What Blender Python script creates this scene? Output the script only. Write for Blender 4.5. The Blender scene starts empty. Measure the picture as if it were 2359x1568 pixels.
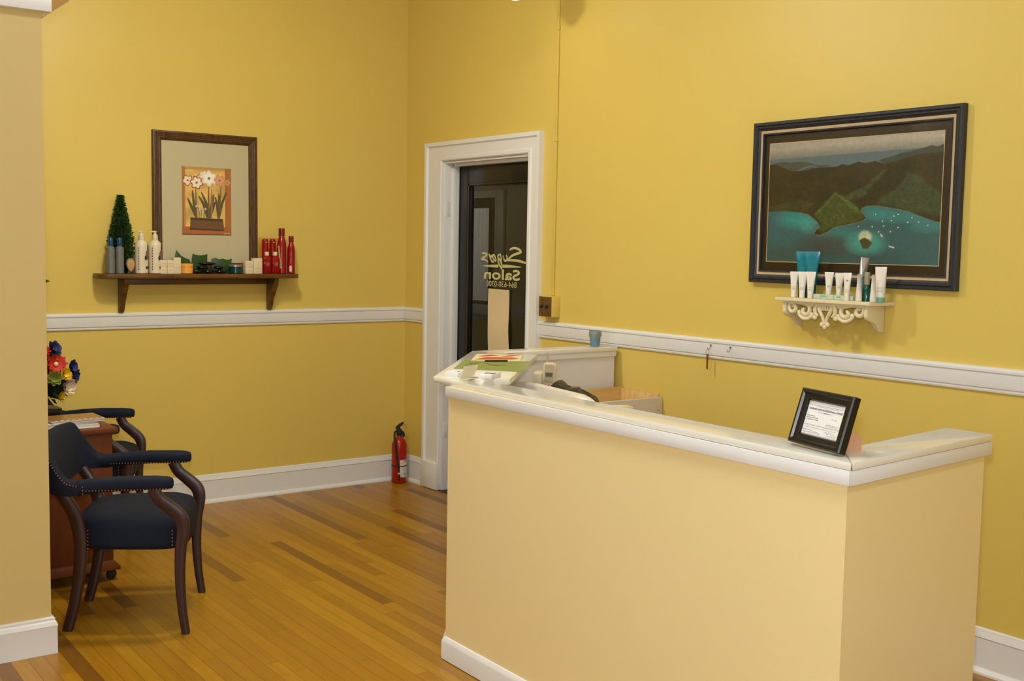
import bpy, bmesh, math, random
import numpy as np
from mathutils import Matrix, Vector
random.seed(7); np.random.seed(7)
S = bpy.context.scene
COL = S.collection
PI = math.pi
R = math.radians

# ------------------------------------------------------------------ camera
def make_camera():
    yaw, pitch, roll = 0.6407194, -0.0832507, 0.0178524
    f = Vector((math.sin(yaw)*math.cos(pitch), math.cos(yaw)*math.cos(pitch), math.sin(pitch)))
    r = Vector((math.cos(yaw), -math.sin(yaw), 0)); u = r.cross(f)
    r2 = math.cos(roll)*r + math.sin(roll)*u
    u2 = -math.sin(roll)*r + math.cos(roll)*u
    cd = bpy.data.cameras.new('camera'); co = bpy.data.objects.new('camera', cd); COL.objects.link(co)
    M = Matrix.Identity(4)
    for i in range(3):
        M[i][0] = r2[i]; M[i][1] = u2[i]; M[i][2] = -f[i]
    M[0][3], M[1][3], M[2][3] = -3.74243, -6.16154, 1.5
    co.matrix_world = M
    cd.sensor_width = 36.0; cd.lens = 36.0*2598.467/2359.0
    cd.clip_start = 0.05
    S.camera = co
    return M
CAM = make_camera()

# ------------------------------------------------------------------ world, lights, exposure
S.view_settings.view_transform = 'Standard'
S.view_settings.look = 'None'
S.view_settings.gamma = 1.0
S.view_settings.use_curve_mapping = False
S.view_settings.exposure = 0.0
W = bpy.data.worlds.new('World'); S.world = W; W.use_nodes = True
W.node_tree.nodes['Background'].inputs[0].default_value = (0.75, 0.85, 1.0, 1)
W.node_tree.nodes['Background'].inputs[1].default_value = 0.6

def area(name, loc, target, sx, sy, watts, col):
    l = bpy.data.lights.new(name, 'AREA'); l.shape = 'RECTANGLE'; l.size = sx; l.size_y = sy
    l.energy = watts; l.color = col
    o = bpy.data.objects.new(name, l); COL.objects.link(o)
    o.location = loc
    o.rotation_euler = (Vector(target)-Vector(loc)).to_track_quat('-Z', 'Y').to_euler()
    return o
area('window_daylight_left', (-7.30, -5.2, 1.75), (0, -5.0, 1.5), 3.6, 2.0, 36, (0.86, 0.94, 1.0))
area('window_daylight_front', (-3.6, -9.15, 1.7), (-3.4, 0, 1.4), 3.4, 2.0, 2, (0.86, 0.94, 1.0))
area('hall_fill', (0.85, -0.2, 2.55), (0.9, -0.2, 0), 0.6, 1.4, 3.0, (1.0, 0.95, 0.85))  # added fill under the hall ceiling, brightens the dim hall
area('hall_curtain_fill', (0.7, 1.55, 1.9), (1.5, 1.3, 1.4), 0.5, 0.5, 1.6, (1.0, 0.97, 0.92))  # added fill inside the hall, aimed at the curtain
# the camera's own flash, just above the lens
fl = bpy.data.lights.new('camera_flash', 'AREA'); fl.shape = 'RECTANGLE'; fl.size = 0.06; fl.size_y = 0.03
fl.energy = 36; fl.color = (0.95, 0.97, 1.0)
fo = bpy.data.objects.new('camera_flash', fl); COL.objects.link(fo)
fo.matrix_world = CAM @ Matrix.Translation((-0.015, 0.105, 0.0))
LAMP_STRENGTH = 9.0

# ------------------------------------------------------------------ materials
def lin(c):
    c = c/255.0
    return c/12.92 if c <= 0.04045 else ((c+0.055)/1.055)**2.4
def rgb(r, g, b): return (lin(r), lin(g), lin(b), 1.0)
def newmat(name):
    m = bpy.data.materials.new(name); m.use_nodes = True
    nt = m.node_tree; return m, nt, nt.nodes['Principled BSDF']
def node(nt, t, **kw):
    n = nt.nodes.new(t)
    for k, v in kw.items(): setattr(n, k, v)
    return n
def pm(name, c, rough=0.5, metal=0.0, var=0.06, scale=12.0, bump=0.0, bscale=80.0, coat=0.0, trans=0.0, ior=1.45, stretch=None, spec=0.5):
    m, nt, b = newmat(name)
    b.inputs['Roughness'].default_value = rough
    b.inputs['Metallic'].default_value = metal
    b.inputs['Coat Weight'].default_value = coat
    b.inputs['Transmission Weight'].default_value = trans
    b.inputs['IOR'].default_value = ior
    b.inputs['Specular IOR Level'].default_value = spec
    tc = node(nt, 'ShaderNodeTexCoord')
    mp = node(nt, 'ShaderNodeMapping'); nt.links.new(tc.outputs['Object'], mp.inputs[0])
    if stretch: mp.inputs['Scale'].default_value = stretch
    nz = node(nt, 'ShaderNodeTexNoise'); nz.inputs['Scale'].default_value = scale; nz.inputs['Detail'].default_value = 4
    nt.links.new(mp.outputs[0], nz.inputs['Vector'])
    mx = node(nt, 'ShaderNodeMix', data_type='RGBA')
    C = rgb(*c)
    mx.inputs[6].default_value = tuple(x*(1-var) for x in C[:3])+(1,)
    mx.inputs[7].default_value = tuple(min(1, x*(1+var)) for x in C[:3])+(1,)
    nt.links.new(nz.outputs['Fac'], mx.inputs[0])
    nt.links.new(mx.outputs[2], b.inputs['Base Color'])
    if bump > 0:
        n2 = node(nt, 'ShaderNodeTexNoise'); n2.inputs['Scale'].default_value = bscale; n2.inputs['Detail'].default_value = 5
        nt.links.new(mp.outputs[0], n2.inputs['Vector'])
        bp = node(nt, 'ShaderNodeBump'); bp.inputs['Strength'].default_value = bump; bp.inputs['Distance'].default_value = 0.004
        nt.links.new(n2.outputs['Fac'], bp.inputs['Height']); nt.links.new(bp.outputs[0], b.inputs['Normal'])
    return m
def glassmat(name, c=(255, 255, 255), rough=0.0, ior=1.45):
    """thin pane: clear, with a Fresnel reflection"""
    m, nt, b = newmat(name)
    out = nt.nodes['Material Output']; nt.nodes.remove(b)
    tr = node(nt, 'ShaderNodeBsdfTransparent'); tr.inputs[0].default_value = rgb(*c)
    gl = node(nt, 'ShaderNodeBsdfGlossy'); gl.inputs['Roughness'].default_value = rough
    fr = node(nt, 'ShaderNodeFresnel'); fr.inputs['IOR'].default_value = ior
    mx = node(nt, 'ShaderNodeMixShader')
    ge = node(nt, 'ShaderNodeNewGeometry'); iv = node(nt, 'ShaderNodeMath', operation='SUBTRACT'); iv.inputs[0].default_value = 1.0
    nt.links.new(ge.outputs['Backfacing'], iv.inputs[1])
    ml = node(nt, 'ShaderNodeMath', operation='MULTIPLY'); nt.links.new(fr.outputs[0], ml.inputs[0]); nt.links.new(iv.outputs[0], ml.inputs[1])
    nt.links.new(ml.outputs[0], mx.inputs[0]); nt.links.new(tr.outputs[0], mx.inputs[1]); nt.links.new(gl.outputs[0], mx.inputs[2])
    nt.links.new(mx.outputs[0], out.inputs['Surface'])
    return m
def emit(name, c, s):
    m, nt, b = newmat(name)
    b.inputs['Base Color'].default_value = rgb(*c)
    b.inputs['Emission Color'].default_value = rgb(*c); b.inputs['Emission Strength'].default_value = s
    return m
def woodmat(name, c1, c2, rough=0.4, sc=(1, 1, 1), scale=9.0, coat=0.0):
    m, nt, b = newmat(name)
    b.inputs['Roughness'].default_value = rough; b.inputs['Coat Weight'].default_value = coat
    tc = node(nt, 'ShaderNodeTexCoord'); mp = node(nt, 'ShaderNodeMapping'); mp.inputs['Scale'].default_value = sc
    nt.links.new(tc.outputs['Object'], mp.inputs[0])
    nz = node(nt, 'ShaderNodeTexNoise'); nz.inputs['Scale'].default_value = scale; nz.inputs['Detail'].default_value = 6; nz.inputs['Distortion'].default_value = 0.6
    nt.links.new(mp.outputs[0], nz.inputs['Vector'])
    cr = node(nt, 'ShaderNodeValToRGB'); cr.color_ramp.elements[0].position = 0.3; cr.color_ramp.elements[1].position = 0.7
    cr.color_ramp.elements[0].color = rgb(*c1); cr.color_ramp.elements[1].color = rgb(*c2)
    nt.links.new(nz.outputs['Fac'], cr.inputs[0]); nt.links.new(cr.outputs[0], b.inputs['Base Color'])
    return m
def floormat():
    m, nt, b = newmat('oak_strip_floor')
    L = nt.links
    def mth(op, a, bb=None, c=None):
        n = node(nt, 'ShaderNodeMath', operation=op)
        for i, v in enumerate((a, bb, c)):
            if v is None: continue
            if isinstance(v, (int, float)): n.inputs[i].default_value = v
            else: L.new(v, n.inputs[i])
        return n.outputs[0]
    tc = node(nt, 'ShaderNodeTexCoord'); sp = node(nt, 'ShaderNodeSeparateXYZ'); L.new(tc.outputs['Object'], sp.inputs[0])
    # boards run along Y, turned a hair from the wall
    x = mth('ADD', sp.outputs[0], mth('MULTIPLY', sp.outputs[1], -0.018))
    y = sp.outputs[1]
    px = mth('DIVIDE', x, 0.057)
    row = mth('FLOOR', px); fx = mth('FRACT', px)
    wn = node(nt, 'ShaderNodeTexWhiteNoise', noise_dimensions='1D'); L.new(row, wn.inputs['W'])
    yy = mth('DIVIDE', mth('ADD', y, mth('MULTIPLY', wn.outputs['Value'], 9.0)), 1.15)
    seg = mth('FLOOR', yy); fy = mth('FRACT', yy)
    cv = node(nt, 'ShaderNodeCombineXYZ'); L.new(row, cv.inputs[0]); L.new(seg, cv.inputs[1])
    w2 = node(nt, 'ShaderNodeTexWhiteNoise', noise_dimensions='3D'); L.new(cv.outputs[0], w2.inputs['Vector'])
    cr = node(nt, 'ShaderNodeValToRGB'); e = cr.color_ramp.elements
    e[0].position = 0.0; e[0].color = rgb(120, 78, 16)
    e[1].position = 1.0; e[1].color = rgb(172, 126, 24)
    a = e.new(0.075); a.color = rgb(124, 82, 16)
    a = e.new(0.10); a.color = rgb(150, 105, 14)
    a = e.new(0.6); a.color = rgb(162, 115, 17)
    L.new(w2.outputs['Value'], cr.inputs[0])
    mp = node(nt, 'ShaderNodeMapping'); mp.inputs['Scale'].default_value = (40, 2.2, 1); L.new(tc.outputs['Object'], mp.inputs[0])
    ad = node(nt, 'ShaderNodeVectorMath', operation='ADD'); L.new(mp.outputs[0], ad.inputs[0]); L.new(w2.outputs['Color'], ad.inputs[1])
    nz = node(nt, 'ShaderNodeTexNoise'); nz.inputs['Scale'].default_value = 1.6; nz.inputs['Detail'].default_value = 6; L.new(ad.outputs[0], nz.inputs['Vector'])
    g = mth('MULTIPLY_ADD', nz.outputs['Fac'], 0.5, 0.75)
    gv = node(nt, 'ShaderNodeMix', data_type='RGBA', blend_type='MULTIPLY'); gv.inputs[0].default_value = 1.0
    cg = node(nt, 'ShaderNodeCombineColor'); 
    for i in range(3): L.new(g, cg.inputs[i])
    L.new(cr.outputs[0], gv.inputs[6]); L.new(cg.outputs[0], gv.inputs[7])
    # gaps between boards
    gx = mth('LESS_THAN', mth('MINIMUM', fx, mth('SUBTRACT', 1.0, fx)), 0.022)
    gy = mth('LESS_THAN', mth('MINIMUM', fy, mth('SUBTRACT', 1.0, fy)), 0.0012)
    gp = mth('MULTIPLY', mth('MAXIMUM', gx, gy), 0.55)
    mx = node(nt, 'ShaderNodeMix', data_type='RGBA'); L.new(gp, mx.inputs[0]); L.new(gv.outputs[2], mx.inputs[6]); mx.inputs[7].default_value = rgb(70, 42, 12)
    L.new(mx.outputs[2], b.inputs['Base Color'])
    b.inputs['Roughness'].default_value = 0.33
    return m
def vcolmat(name, rough=0.5, coat=0.0):
    m, nt, b = newmat(name)
    a = node(nt, 'ShaderNodeVertexColor'); a.layer_name = 'Col'
    nt.links.new(a.outputs[0], b.inputs['Base Color'])
    b.inputs['Roughness'].default_value = rough; b.inputs['Coat Weight'].default_value = coat
    return m

M = {}
M['wall'] = pm('yellow_wall_paint', (221, 194, 97), 0.42, var=0.03, scale=1.3, bump=0.25, bscale=14)
M['counter_yellow'] = pm('counter_yellow_paint', (240, 219, 160), 0.40, var=0.02, scale=2.0, bump=0.15, bscale=20)
M['partition'] = pm('partition_yellow_paint', (208, 183, 119), 0.40, var=0.02, scale=2.0, bump=0.15, bscale=20)
M['white'] = pm('white_gloss_trim_paint', (230, 229, 224), 0.30, var=0.03, scale=5, bump=0.12, bscale=40)
M['topgloss'] = pm('countertop_gloss_paint', (234, 230, 216), 0.2, var=0.03, scale=5, bump=0.08, bscale=30, coat=0.5)
M['white_matte'] = pm('white_panel_paint', (228, 225, 222), 0.55, var=0.02)
M['ceil'] = pm('ceiling_paint', (232, 226, 210), 0.8)
M['floor'] = floormat()
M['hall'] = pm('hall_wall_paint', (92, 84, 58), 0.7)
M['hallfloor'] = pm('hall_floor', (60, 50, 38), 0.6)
M['black_door'] = pm('black_door_paint', (26, 22, 20), 0.22, var=0.1, bump=0.1, bscale=60)
M['glass'] = glassmat('clear_glass')
M['vinyl'] = pm('pale_vinyl_lettering', (206, 200, 140), 0.5)
M['paper'] = pm('cream_paper', (226, 205, 160), 0.8)
M['paperw'] = pm('white_paper', (235, 232, 226), 0.7)
M['ink'] = pm('black_ink', (45, 42, 40), 0.7)
M['inkgrey'] = pm('grey_ink', (135, 132, 126), 0.7)
M['lace'] = pm('white_lace_curtain', (190, 190, 182), 0.9, var=0.3, scale=30, stretch=(1, 6, 0.6))
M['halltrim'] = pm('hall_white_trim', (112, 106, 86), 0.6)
M['navy'] = pm('navy_upholstery', (15, 23, 40), 0.75, var=0.12, scale=60, bump=0.2, bscale=300, spec=0.3)
M['mahog'] = woodmat('dark_mahogany', (42, 20, 14), (60, 30, 20), 0.35, (1, 1, 0.15), 25)
M['brass'] = pm('brass_nails', (214, 160, 82), 0.3, metal=1.0)
M['cherry'] = woodmat('red_brown_cabinet_wood', (88, 40, 12), (108, 52, 17), 0.4, (1, 1, 0.1), 14)
M['blackp'] = pm('black_plastic', (22, 21, 20), 0.4)
M['rubber'] = pm('black_rubber', (26, 25, 24), 0.6)
M['shelfwood'] = woodmat('walnut_shelf_wood', (84, 54, 14), (116, 76, 22), 0.4, (0.2, 1, 1), 30)
M['framewood'] = woodmat('ribbed_brown_frame_wood', (58, 38, 14), (104, 70, 32), 0.45, (6, 6, 0.8), 26)
M['mat'] = pm('cream_picture_mat', (194, 183, 146), 0.8, var=0.02)
M['print'] = vcolmat('flower_print_ink', 0.6)
M['photo'] = vcolmat('landscape_print_ink', 0.35)
M['navyframe'] = woodmat('dark_blue_grey_frame_wood', (28, 30, 34), (46, 48, 52), 0.4, (8, 8, 1), 16)
M['liner'] = pm('cream_frame_liner', (196, 170, 128), 0.6)
M['darkmat'] = pm('dark_brown_picture_mat', (50, 38, 16), 0.35, var=0.05)
M['cream_shelf'] = pm('cream_shelf_paint', (232, 218, 176), 0.4, var=0.03)
M['red'] = pm('red_extinguisher_enamel', (160, 26, 8), 0.28, var=0.05)
M['redpin'] = pm('orange_red_pin', (190, 70, 20), 0.4)
M['labelw'] = pm('off_white_label', (215, 205, 190), 0.5)
M['label_y'] = pm('yellow_label_patch', (210, 170, 40), 0.5)
M['label_b'] = pm('blue_label_patch', (110, 150, 190), 0.5)
M['label_r'] = pm('red_label_patch', (170, 50, 40), 0.5)
M['steel'] = pm('grey_steel', (170, 168, 160), 0.35, metal=0.9)
M['switchplate'] = pm('brown_metal_switch_plate', (120, 92, 54), 0.4, metal=0.5)
M['switchdark'] = pm('dark_toggle', (40, 32, 24), 0.4)
M['foliage'] = pm('dark_green_topiary_leaf', (52, 82, 22), 0.6, var=0.5, scale=60)
M['foliage2'] = pm('dark_green_flower_foliage', (34, 46, 16), 0.6, var=0.4, scale=40)
M['lightgreen'] = pm('light_green_petal', (120, 128, 40), 0.6, var=0.2)
M['soil'] = pm('dark_core', (20, 24, 10), 0.9)
M['potblack'] = pm('black_glazed_pot', (24, 22, 20), 0.35)
M['bluecap'] = pm('blue_plastic_cap', (12, 72, 112), 0.3)
M['bluegrey'] = pm('grey_blue_translucent_bottle', (124, 126, 120), 0.35, var=0.12, scale=30, trans=0.25)
M['bottlew'] = pm('white_bottle_plastic', (222, 208, 178), 0.3, var=0.02)
M['greenlabel'] = pm('dark_green_label', (38, 62, 44), 0.5)
M['pinklabel'] = pm('mauve_label', (140, 92, 88), 0.5)
M['greylabel'] = pm('grey_label_ink', (90, 88, 80), 0.5)
M['boxw'] = pm('cream_carton', (222, 205, 168), 0.6, var=0.02)
M['cartonink'] = pm('faint_carton_print', (176, 156, 108), 0.6)
M['yellowjar'] = pm('orange_cream_jar', (232, 164, 62), 0.3)
M['greenwax'] = pm('green_leaf_glaze', (46, 74, 34), 0.4, var=0.15)
M['stone'] = pm('black_polished_stone', (22, 20, 17), 0.18, var=0.3)
M['tealjar'] = pm('dark_teal_jar', (14, 54, 58), 0.2)
M['silver'] = pm('silver_lid', (176, 172, 160), 0.3, metal=0.8)
M['redb'] = pm('red_shampoo_bottle', (150, 16, 10), 0.22, var=0.08)
M['redc'] = pm('dark_red_cap', (118, 14, 10), 0.3)
M['redliquid'] = pm('red_liquid_bottle', (158, 8, 4), 0.12, var=0.1, trans=0.2)
M['clearplastic'] = glassmat('clear_packaging', (250, 235, 225), 0.03, 1.12)
M['tan'] = pm('tan_wood_oval', (186, 148, 92), 0.6)
M['greyrim'] = pm('grey_rim', (104, 90, 66), 0.5)
M['brownjar'] = pm('brown_jar', (96, 70, 48), 0.5)
M['tubew'] = pm('white_tube_plastic', (238, 230, 212), 0.25, var=0.02)
M['teal'] = pm('teal_tube_plastic', (8, 122, 134), 0.22, var=0.08)
M['tealdark'] = pm('dark_teal_cap', (8, 72, 74), 0.3)
M['aqua'] = pm('pale_aqua_cap', (112, 182, 162), 0.35)
M['aquabox'] = pm('pale_aqua_carton', (196, 206, 176), 0.5, var=0.03)
M['greenglass'] = pm('green_translucent_bottle', (10, 98, 84), 0.12, trans=0.35)
M['pumpclear'] = pm('clear_grey_pump', (178, 166, 128), 0.3, trans=0.2)
M['silvertube'] = pm('silver_tube', (168, 156, 138), 0.28, metal=0.7)
M['blueprint'] = pm('light_blue_print', (80, 150, 170), 0.4)
M['goldfoil'] = pm('gold_print', (200, 160, 80), 0.3, metal=0.8)
M['printfaint'] = pm('faint_tube_print', (168, 186, 172), 0.4)
M['phone'] = pm('ivory_phone_plastic', (214, 200, 168), 0.4)
M['phonegrey'] = pm('grey_phone_face', (176, 160, 126), 0.4)
M['lcd'] = pm('phone_screen', (90, 92, 74), 0.2)
M['termdark'] = pm('dark_grey_terminal', (58, 52, 38), 0.45)
M['termscreen'] = pm('terminal_screen', (104, 92, 52), 0.3)
M['machine'] = pm('white_machine_plastic', (236, 228, 214), 0.25, var=0.01)
M['ply'] = woodmat('raw_pine', (208, 166, 98), (226, 190, 124), 0.7, (1, 8, 8), 4)
M['plyw'] = woodmat('whitewashed_pine', (206, 192, 168), (220, 208, 188), 0.6, (1, 6, 6), 4)
M['greensheet'] = pm('green_brochure_sheet', (148, 160, 84), 0.35, var=0.12, scale=20)
M['brochure'] = pm('cream_brochure', (232, 216, 172), 0.5)
M['orangeprint'] = pm('orange_red_print', (190, 96, 52), 0.5, var=0.35, scale=25)
M['acrylic'] = pm('clear_acrylic', (240, 232, 204), 0.15, trans=0.35, var=0.02)
M['pen'] = pm('black_pen', (26, 26, 22), 0.35)
M['candleglass'] = pm('frosted_blue_glass', (150, 162, 152), 0.3, trans=0.3)
M['candlewax'] = pm('blue_wax', (98, 132, 150), 0.5)
M['frameblack'] = pm('black_frame_lacquer', (24, 20, 14), 0.3)
M['easel'] = pm('brown_cardboard_easel', (196, 148, 108), 0.8)
M['keygold'] = pm('brass_key', (150, 104, 30), 0.35, metal=0.8)
M['hook'] = pm('small_steel_hook', (120, 116, 100), 0.4, metal=0.7)
M['magcover'] = pm('tan_magazine_cover', (150, 112, 58), 0.35, var=0.35, scale=9)
M['magred'] = pm('red_magazine_print', (176, 62, 40), 0.4)
M['pages'] = pm('white_magazine_pages', (232, 226, 214), 0.7, var=0.06, scale=80)
M['pages2'] = pm('grey_magazine_pages', (206, 198, 182), 0.7, var=0.06, scale=80)
M['fred'] = pm('red_petal', (186, 30, 14), 0.6)
M['fyellow'] = pm('yellow_petal', (224, 184, 10), 0.6)
M['fblue'] = pm('navy_blue_petal', (36, 40, 92), 0.6)
M['fwhite'] = pm('white_petal', (216, 196, 168), 0.6)
M['fcenter'] = pm('pale_flower_centre', (220, 190, 130), 0.6)
M['lamp'] = emit('lit_opal_globe', (252, 246, 228), LAMP_STRENGTH)
M['lamp_small'] = emit('lit_opal_globe_small', (252, 246, 228), LAMP_STRENGTH*1.0)
M['lamp_fill'] = emit('fill_globe_glow', (252, 246, 228), LAMP_STRENGTH*18.5)  # strong glow for the added lamp near the rear wall
M['shade'] = pm('cream_lamp_shade', (214, 200, 160), 0.5)
M['tube'] = emit('fill_panel_glow', (240, 248, 255), 14.5)  # glow of the added overhead fill panels
M['lampmetal'] = pm('lamp_brass', (180, 140, 80), 0.3, metal=0.9)
M['brown_prism'] = pm('brown_prism_paint', (150, 112, 52), 0.6)
M['winglow'] = emit('window_sky_glass', (225, 235, 255), 1.2)

# ------------------------------------------------------------------ object helpers
MW = {}
def setp(o, label=None, cat=None, group=None, kind=None):
    if label: o['label'] = label
    if cat: o['category'] = cat
    if group: o['group'] = group
    if kind: o['kind'] = kind
    return o
def thing(name, label, cat, loc=(0, 0, 0), rz=0.0, group=None, kind=None, rot=None):
    o = bpy.data.objects.new(name, None); COL.objects.link(o)
    o.empty_display_size = 0.05
    o.location = loc
    if rot is None: rot = (0, 0, rz)
    o.rotation_euler = rot
    MW[o] = Matrix.LocRotScale(Vector(loc), __import__('mathutils').Euler(rot), None)
    return setp(o, label, cat, group, kind)
def obj(name, bm, mats, parent=None, smooth=35, world=False, label=None, cat=None, group=None, kind=None, loc=None):
    if world and parent is not None:
        bm.transform(MW[parent].inverted())
    if loc is not None:
        bm.transform(Matrix.Translation(-Vector(loc)))
    me = bpy.data.meshes.new(name)
    bmesh.ops.recalc_face_normals(bm, faces=bm.faces)
    bm.to_mesh(me); bm.free()
    if not isinstance(mats, (list, tuple)): mats = [mats]
    for m in mats: me.materials.append(m)
    if smooth:
        me.polygons.foreach_set('use_smooth', [True]*len(me.polygons))
        me.set_sharp_from_angle(angle=R(smooth))
    o = bpy.data.objects.new(name, me); COL.objects.link(o)
    ml = Matrix.Identity(4)
    if loc is not None:
        o.location = loc; ml = Matrix.Translation(loc)
    if parent is not None:
        o.parent = parent; MW[o] = MW[parent] @ ml
    else: MW[o] = ml
    return setp(o, label, cat, group, kind)
def BM(): return bmesh.new()
def box(bm, x0, x1, y0, y1, z0, z1, bev=0.0, mi=0, seg=2):
    vs = [bm.verts.new(p) for p in ((x0, y0, z0), (x1, y0, z0), (x1, y1, z0), (x0, y1, z0), (x0, y0, z1), (x1, y0, z1), (x1, y1, z1), (x0, y1, z1))]
    fs = [bm.faces.new([vs[i] for i in f]) for f in ((0, 3, 2, 1), (4, 5, 6, 7), (0, 1, 5, 4), (1, 2, 6, 5), (2, 3, 7, 6), (3, 0, 4, 7))]
    for f in fs: f.material_index = mi
    if bev > 0:
        es = list({e for f in fs for e in f.edges})
        r = bmesh.ops.bevel(bm, geom=es, offset=bev, segments=seg, affect='EDGES', profile=0.5)
        for f in r['faces']: f.material_index = mi
    return bm
def prism(bm, poly, z0, z1, bev=0.0, mi=0, axis='z', seg=2):
    """polygon extruded: axis z -> poly is (x,y); axis y -> (x,z); axis x -> (y,z)"""
    def P(p, t):
        return {'z': (p[0], p[1], t), 'y': (p[0], t, p[1]), 'x': (t, p[0], p[1])}[axis]
    a = [bm.verts.new(P(p, z0)) for p in poly]; b = [bm.verts.new(P(p, z1)) for p in poly]
    n = len(poly); fs = [bm.faces.new(a[::-1]), bm.faces.new(b)]
    for i in range(n): fs.append(bm.faces.new((a[i], a[(i+1) % n], b[(i+1) % n], b[i])))
    for f in fs: f.material_index = mi
    if bev > 0:
        es = list({e for f in fs for e in f.edges})
        r = bmesh.ops.bevel(bm, geom=es, offset=bev, segments=seg, affect='EDGES', profile=0.5)
        for f in r['faces']: f.material_index = mi
    return bm
def loft(bm, rings, cap0=True, cap1=True, closed=True, mi=0):
    V = [[bm.verts.new(p) for p in ring] for ring in rings]
    n = len(V[0])
    for a, b in zip(V[:-1], V[1:]):
        for i in range(n if closed else n-1):
            f = bm.faces.new((a[i], a[(i+1) % n], b[(i+1) % n], b[i])); f.material_index = mi
    if cap0: bm.faces.new(V[0][::-1]).material_index = mi
    if cap1: bm.faces.new(V[-1]).material_index = mi
    return V
def lathe(bm, prof, cx=0, cy=0, cz=0, seg=24, sx=1.0, sy=1.0, mi=0):
    rings = [[(cx+r*sx*math.cos(2*PI*i/seg), cy+r*sy*math.sin(2*PI*i/seg), cz+z) for i in range(seg)] for r, z in prof]
    loft(bm, rings, mi=mi)
    return bm
def sph(bm, c, r, sx=1, sy=1, sz=1, u=12, v=8, mi=0):
    prof = []
    rings = []
    for j in range(1, v):
        a = PI*j/v
        rings.append([(c[0]+r*sx*math.sin(a)*math.cos(2*PI*i/u), c[1]+r*sy*math.sin(a)*math.sin(2*PI*i/u), c[2]-r*sz*math.cos(a)) for i in range(u)])
    V = loft(bm, rings, False, False, mi=mi)
    b = bm.verts.new((c[0], c[1], c[2]-r*sz)); t = bm.verts.new((c[0], c[1], c[2]+r*sz))
    for i in range(u):
        bm.faces.new((b, V[0][(i+1) % u], V[0][i])).material_index = mi
        bm.faces.new((t, V[-1][i], V[-1][(i+1) % u])).material_index = mi
    return bm
def catmull(pts, n=6):
    P = [Vector(p) for p in pts]; out = []
    for i in range(len(P)-1):
        p0 = P[max(i-1, 0)]; p1 = P[i]; p2 = P[i+1]; p3 = P[min(i+2, len(P)-1)]
        for k in range(n):
            t = k/n
            out.append(0.5*((2*p1)+(p2-p0)*t+(2*p0-5*p1+4*p2-p3)*t*t+(3*p1-p0-3*p2+p3)*t**3))
    out.append(P[-1]); return out
def tube(bm, pts, r, seg=8, sm=0, mi=0):
    P = catmull(pts, sm) if sm else [Vector(p) for p in pts]
    rings = []; up = None
    for i, p in enumerate(P):
        d = (P[min(i+1, len(P)-1)]-P[max(i-1, 0)]).normalized()
        if up is None:
            up = d.orthogonal().normalized()
        else:
            up = (up-d*up.dot(d)).normalized()
        s = d.cross(up)
        rr = r[min(int(i*(len(r)-1)/max(1, len(P)-1)+0.5), len(r)-1)] if isinstance(r, (list, tuple)) else r
        rings.append([tuple(p+rr*(math.cos(2*PI*k/seg)*up+math.sin(2*PI*k/seg)*s)) for k in range(seg)])
    loft(bm, rings, mi=mi); return bm
def rsec(hw, hh, n=16, p=3.0):
    out = []
    for i in range(n):
        a = 2*PI*i/n; c, s = math.cos(a), math.sin(a)
        out.append((hw*math.copysign(abs(c)**(2/p), c), hh*math.copysign(abs(s)**(2/p), s)))
    return out
def frame_ring(bm, w, h, prof, x0=0, z0=0, mi=0):
    """mitred moulding around rectangle (x0..x0+w, z0..z0+h) in the local x/z plane, outward is -y; prof = [(inset, outward)]"""
    rings = []
    for d, o in prof:
        rings.append([(x0+d, -o, z0+d), (x0+w-d, -o, z0+d), (x0+w-d, -o, z0+h-d), (x0+d, -o, z0+h-d)])
    V = [[bm.verts.new(p) for p in r_] for r_ in rings]
    m = len(V)
    for j in range(m):
        a, b = V[j], V[(j+1) % m]
        for i in range(4):
            f = bm.faces.new((a[i], a[(i+1) % 4], b[(i+1) % 4], b[i])); f.material_index = mi
    return bm
def ribbon(bm, pts, w, axis, off, sm=5, mi=0, thick=0.0006):
    """flat stroke of width w along 2-D points, drawn in a plane; axis: function (u,v,t)->xyz"""
    P = catmull([(p[0], p[1], 0) for p in pts], sm) if sm else [Vector((p[0], p[1], 0)) for p in pts]
    ra, rb = [], []
    n = len(P)
    for i, p in enumerate(P):
        d = (P[min(i+1, n-1)]-P[max(i-1, 0)]).normalized(); q = Vector((-d.y, d.x, 0))
        ww = w*(0.55+0.45*math.sin(PI*min(max((i+0.6)/(n+0.2), 0), 1))**0.5)
        ra.append((p+q*ww/2, p-q*ww/2))
    rings = []
    for a, b in ra:
        m_ = (a+b)/2; h_ = (a-b)/2
        rings.append([axis(m_.x+h_.x*math.cos(2*PI*k/10), m_.y+h_.y*math.cos(2*PI*k/10), thick*(0.5+0.5*math.sin(2*PI*k/10))) for k in range(10)])
    loft(bm, rings, mi=mi); return bm
def textmesh(txt, size, off=0.0):
    c = bpy.data.curves.new('t', 'FONT'); c.body = txt; c.size = size; c.offset = off
    o = bpy.data.objects.new('t', c); COL.objects.link(o)
    dg = bpy.context.evaluated_depsgraph_get()
    me = bpy.data.meshes.new_from_object(o.evaluated_get(dg))
    bm = bmesh.new(); bm.from_mesh(me)
    bpy.data.objects.remove(o); bpy.data.meshes.remove(me); bpy.data.curves.remove(c)
    return bm
def fit(bm, w, h=None):
    xs = [v.co.x for v in bm.verts]; ys = [v.co.y for v in bm.verts]
    x0, x1, y0, y1 = min(xs), max(xs), min(ys), max(ys)
    sx = w/(x1-x0); sy = h/(y1-y0) if h else sx
    for v in bm.verts: v.co = Vector(((v.co.x-x0)*sx, (v.co.y-y0)*sy, 0))
    return bm
def merge(dst, src, mat):
    src.transform(mat); me = bpy.data.meshes.new('tmp'); src.to_mesh(me); src.free(); dst.from_mesh(me); bpy.data.meshes.remove(me)
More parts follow.
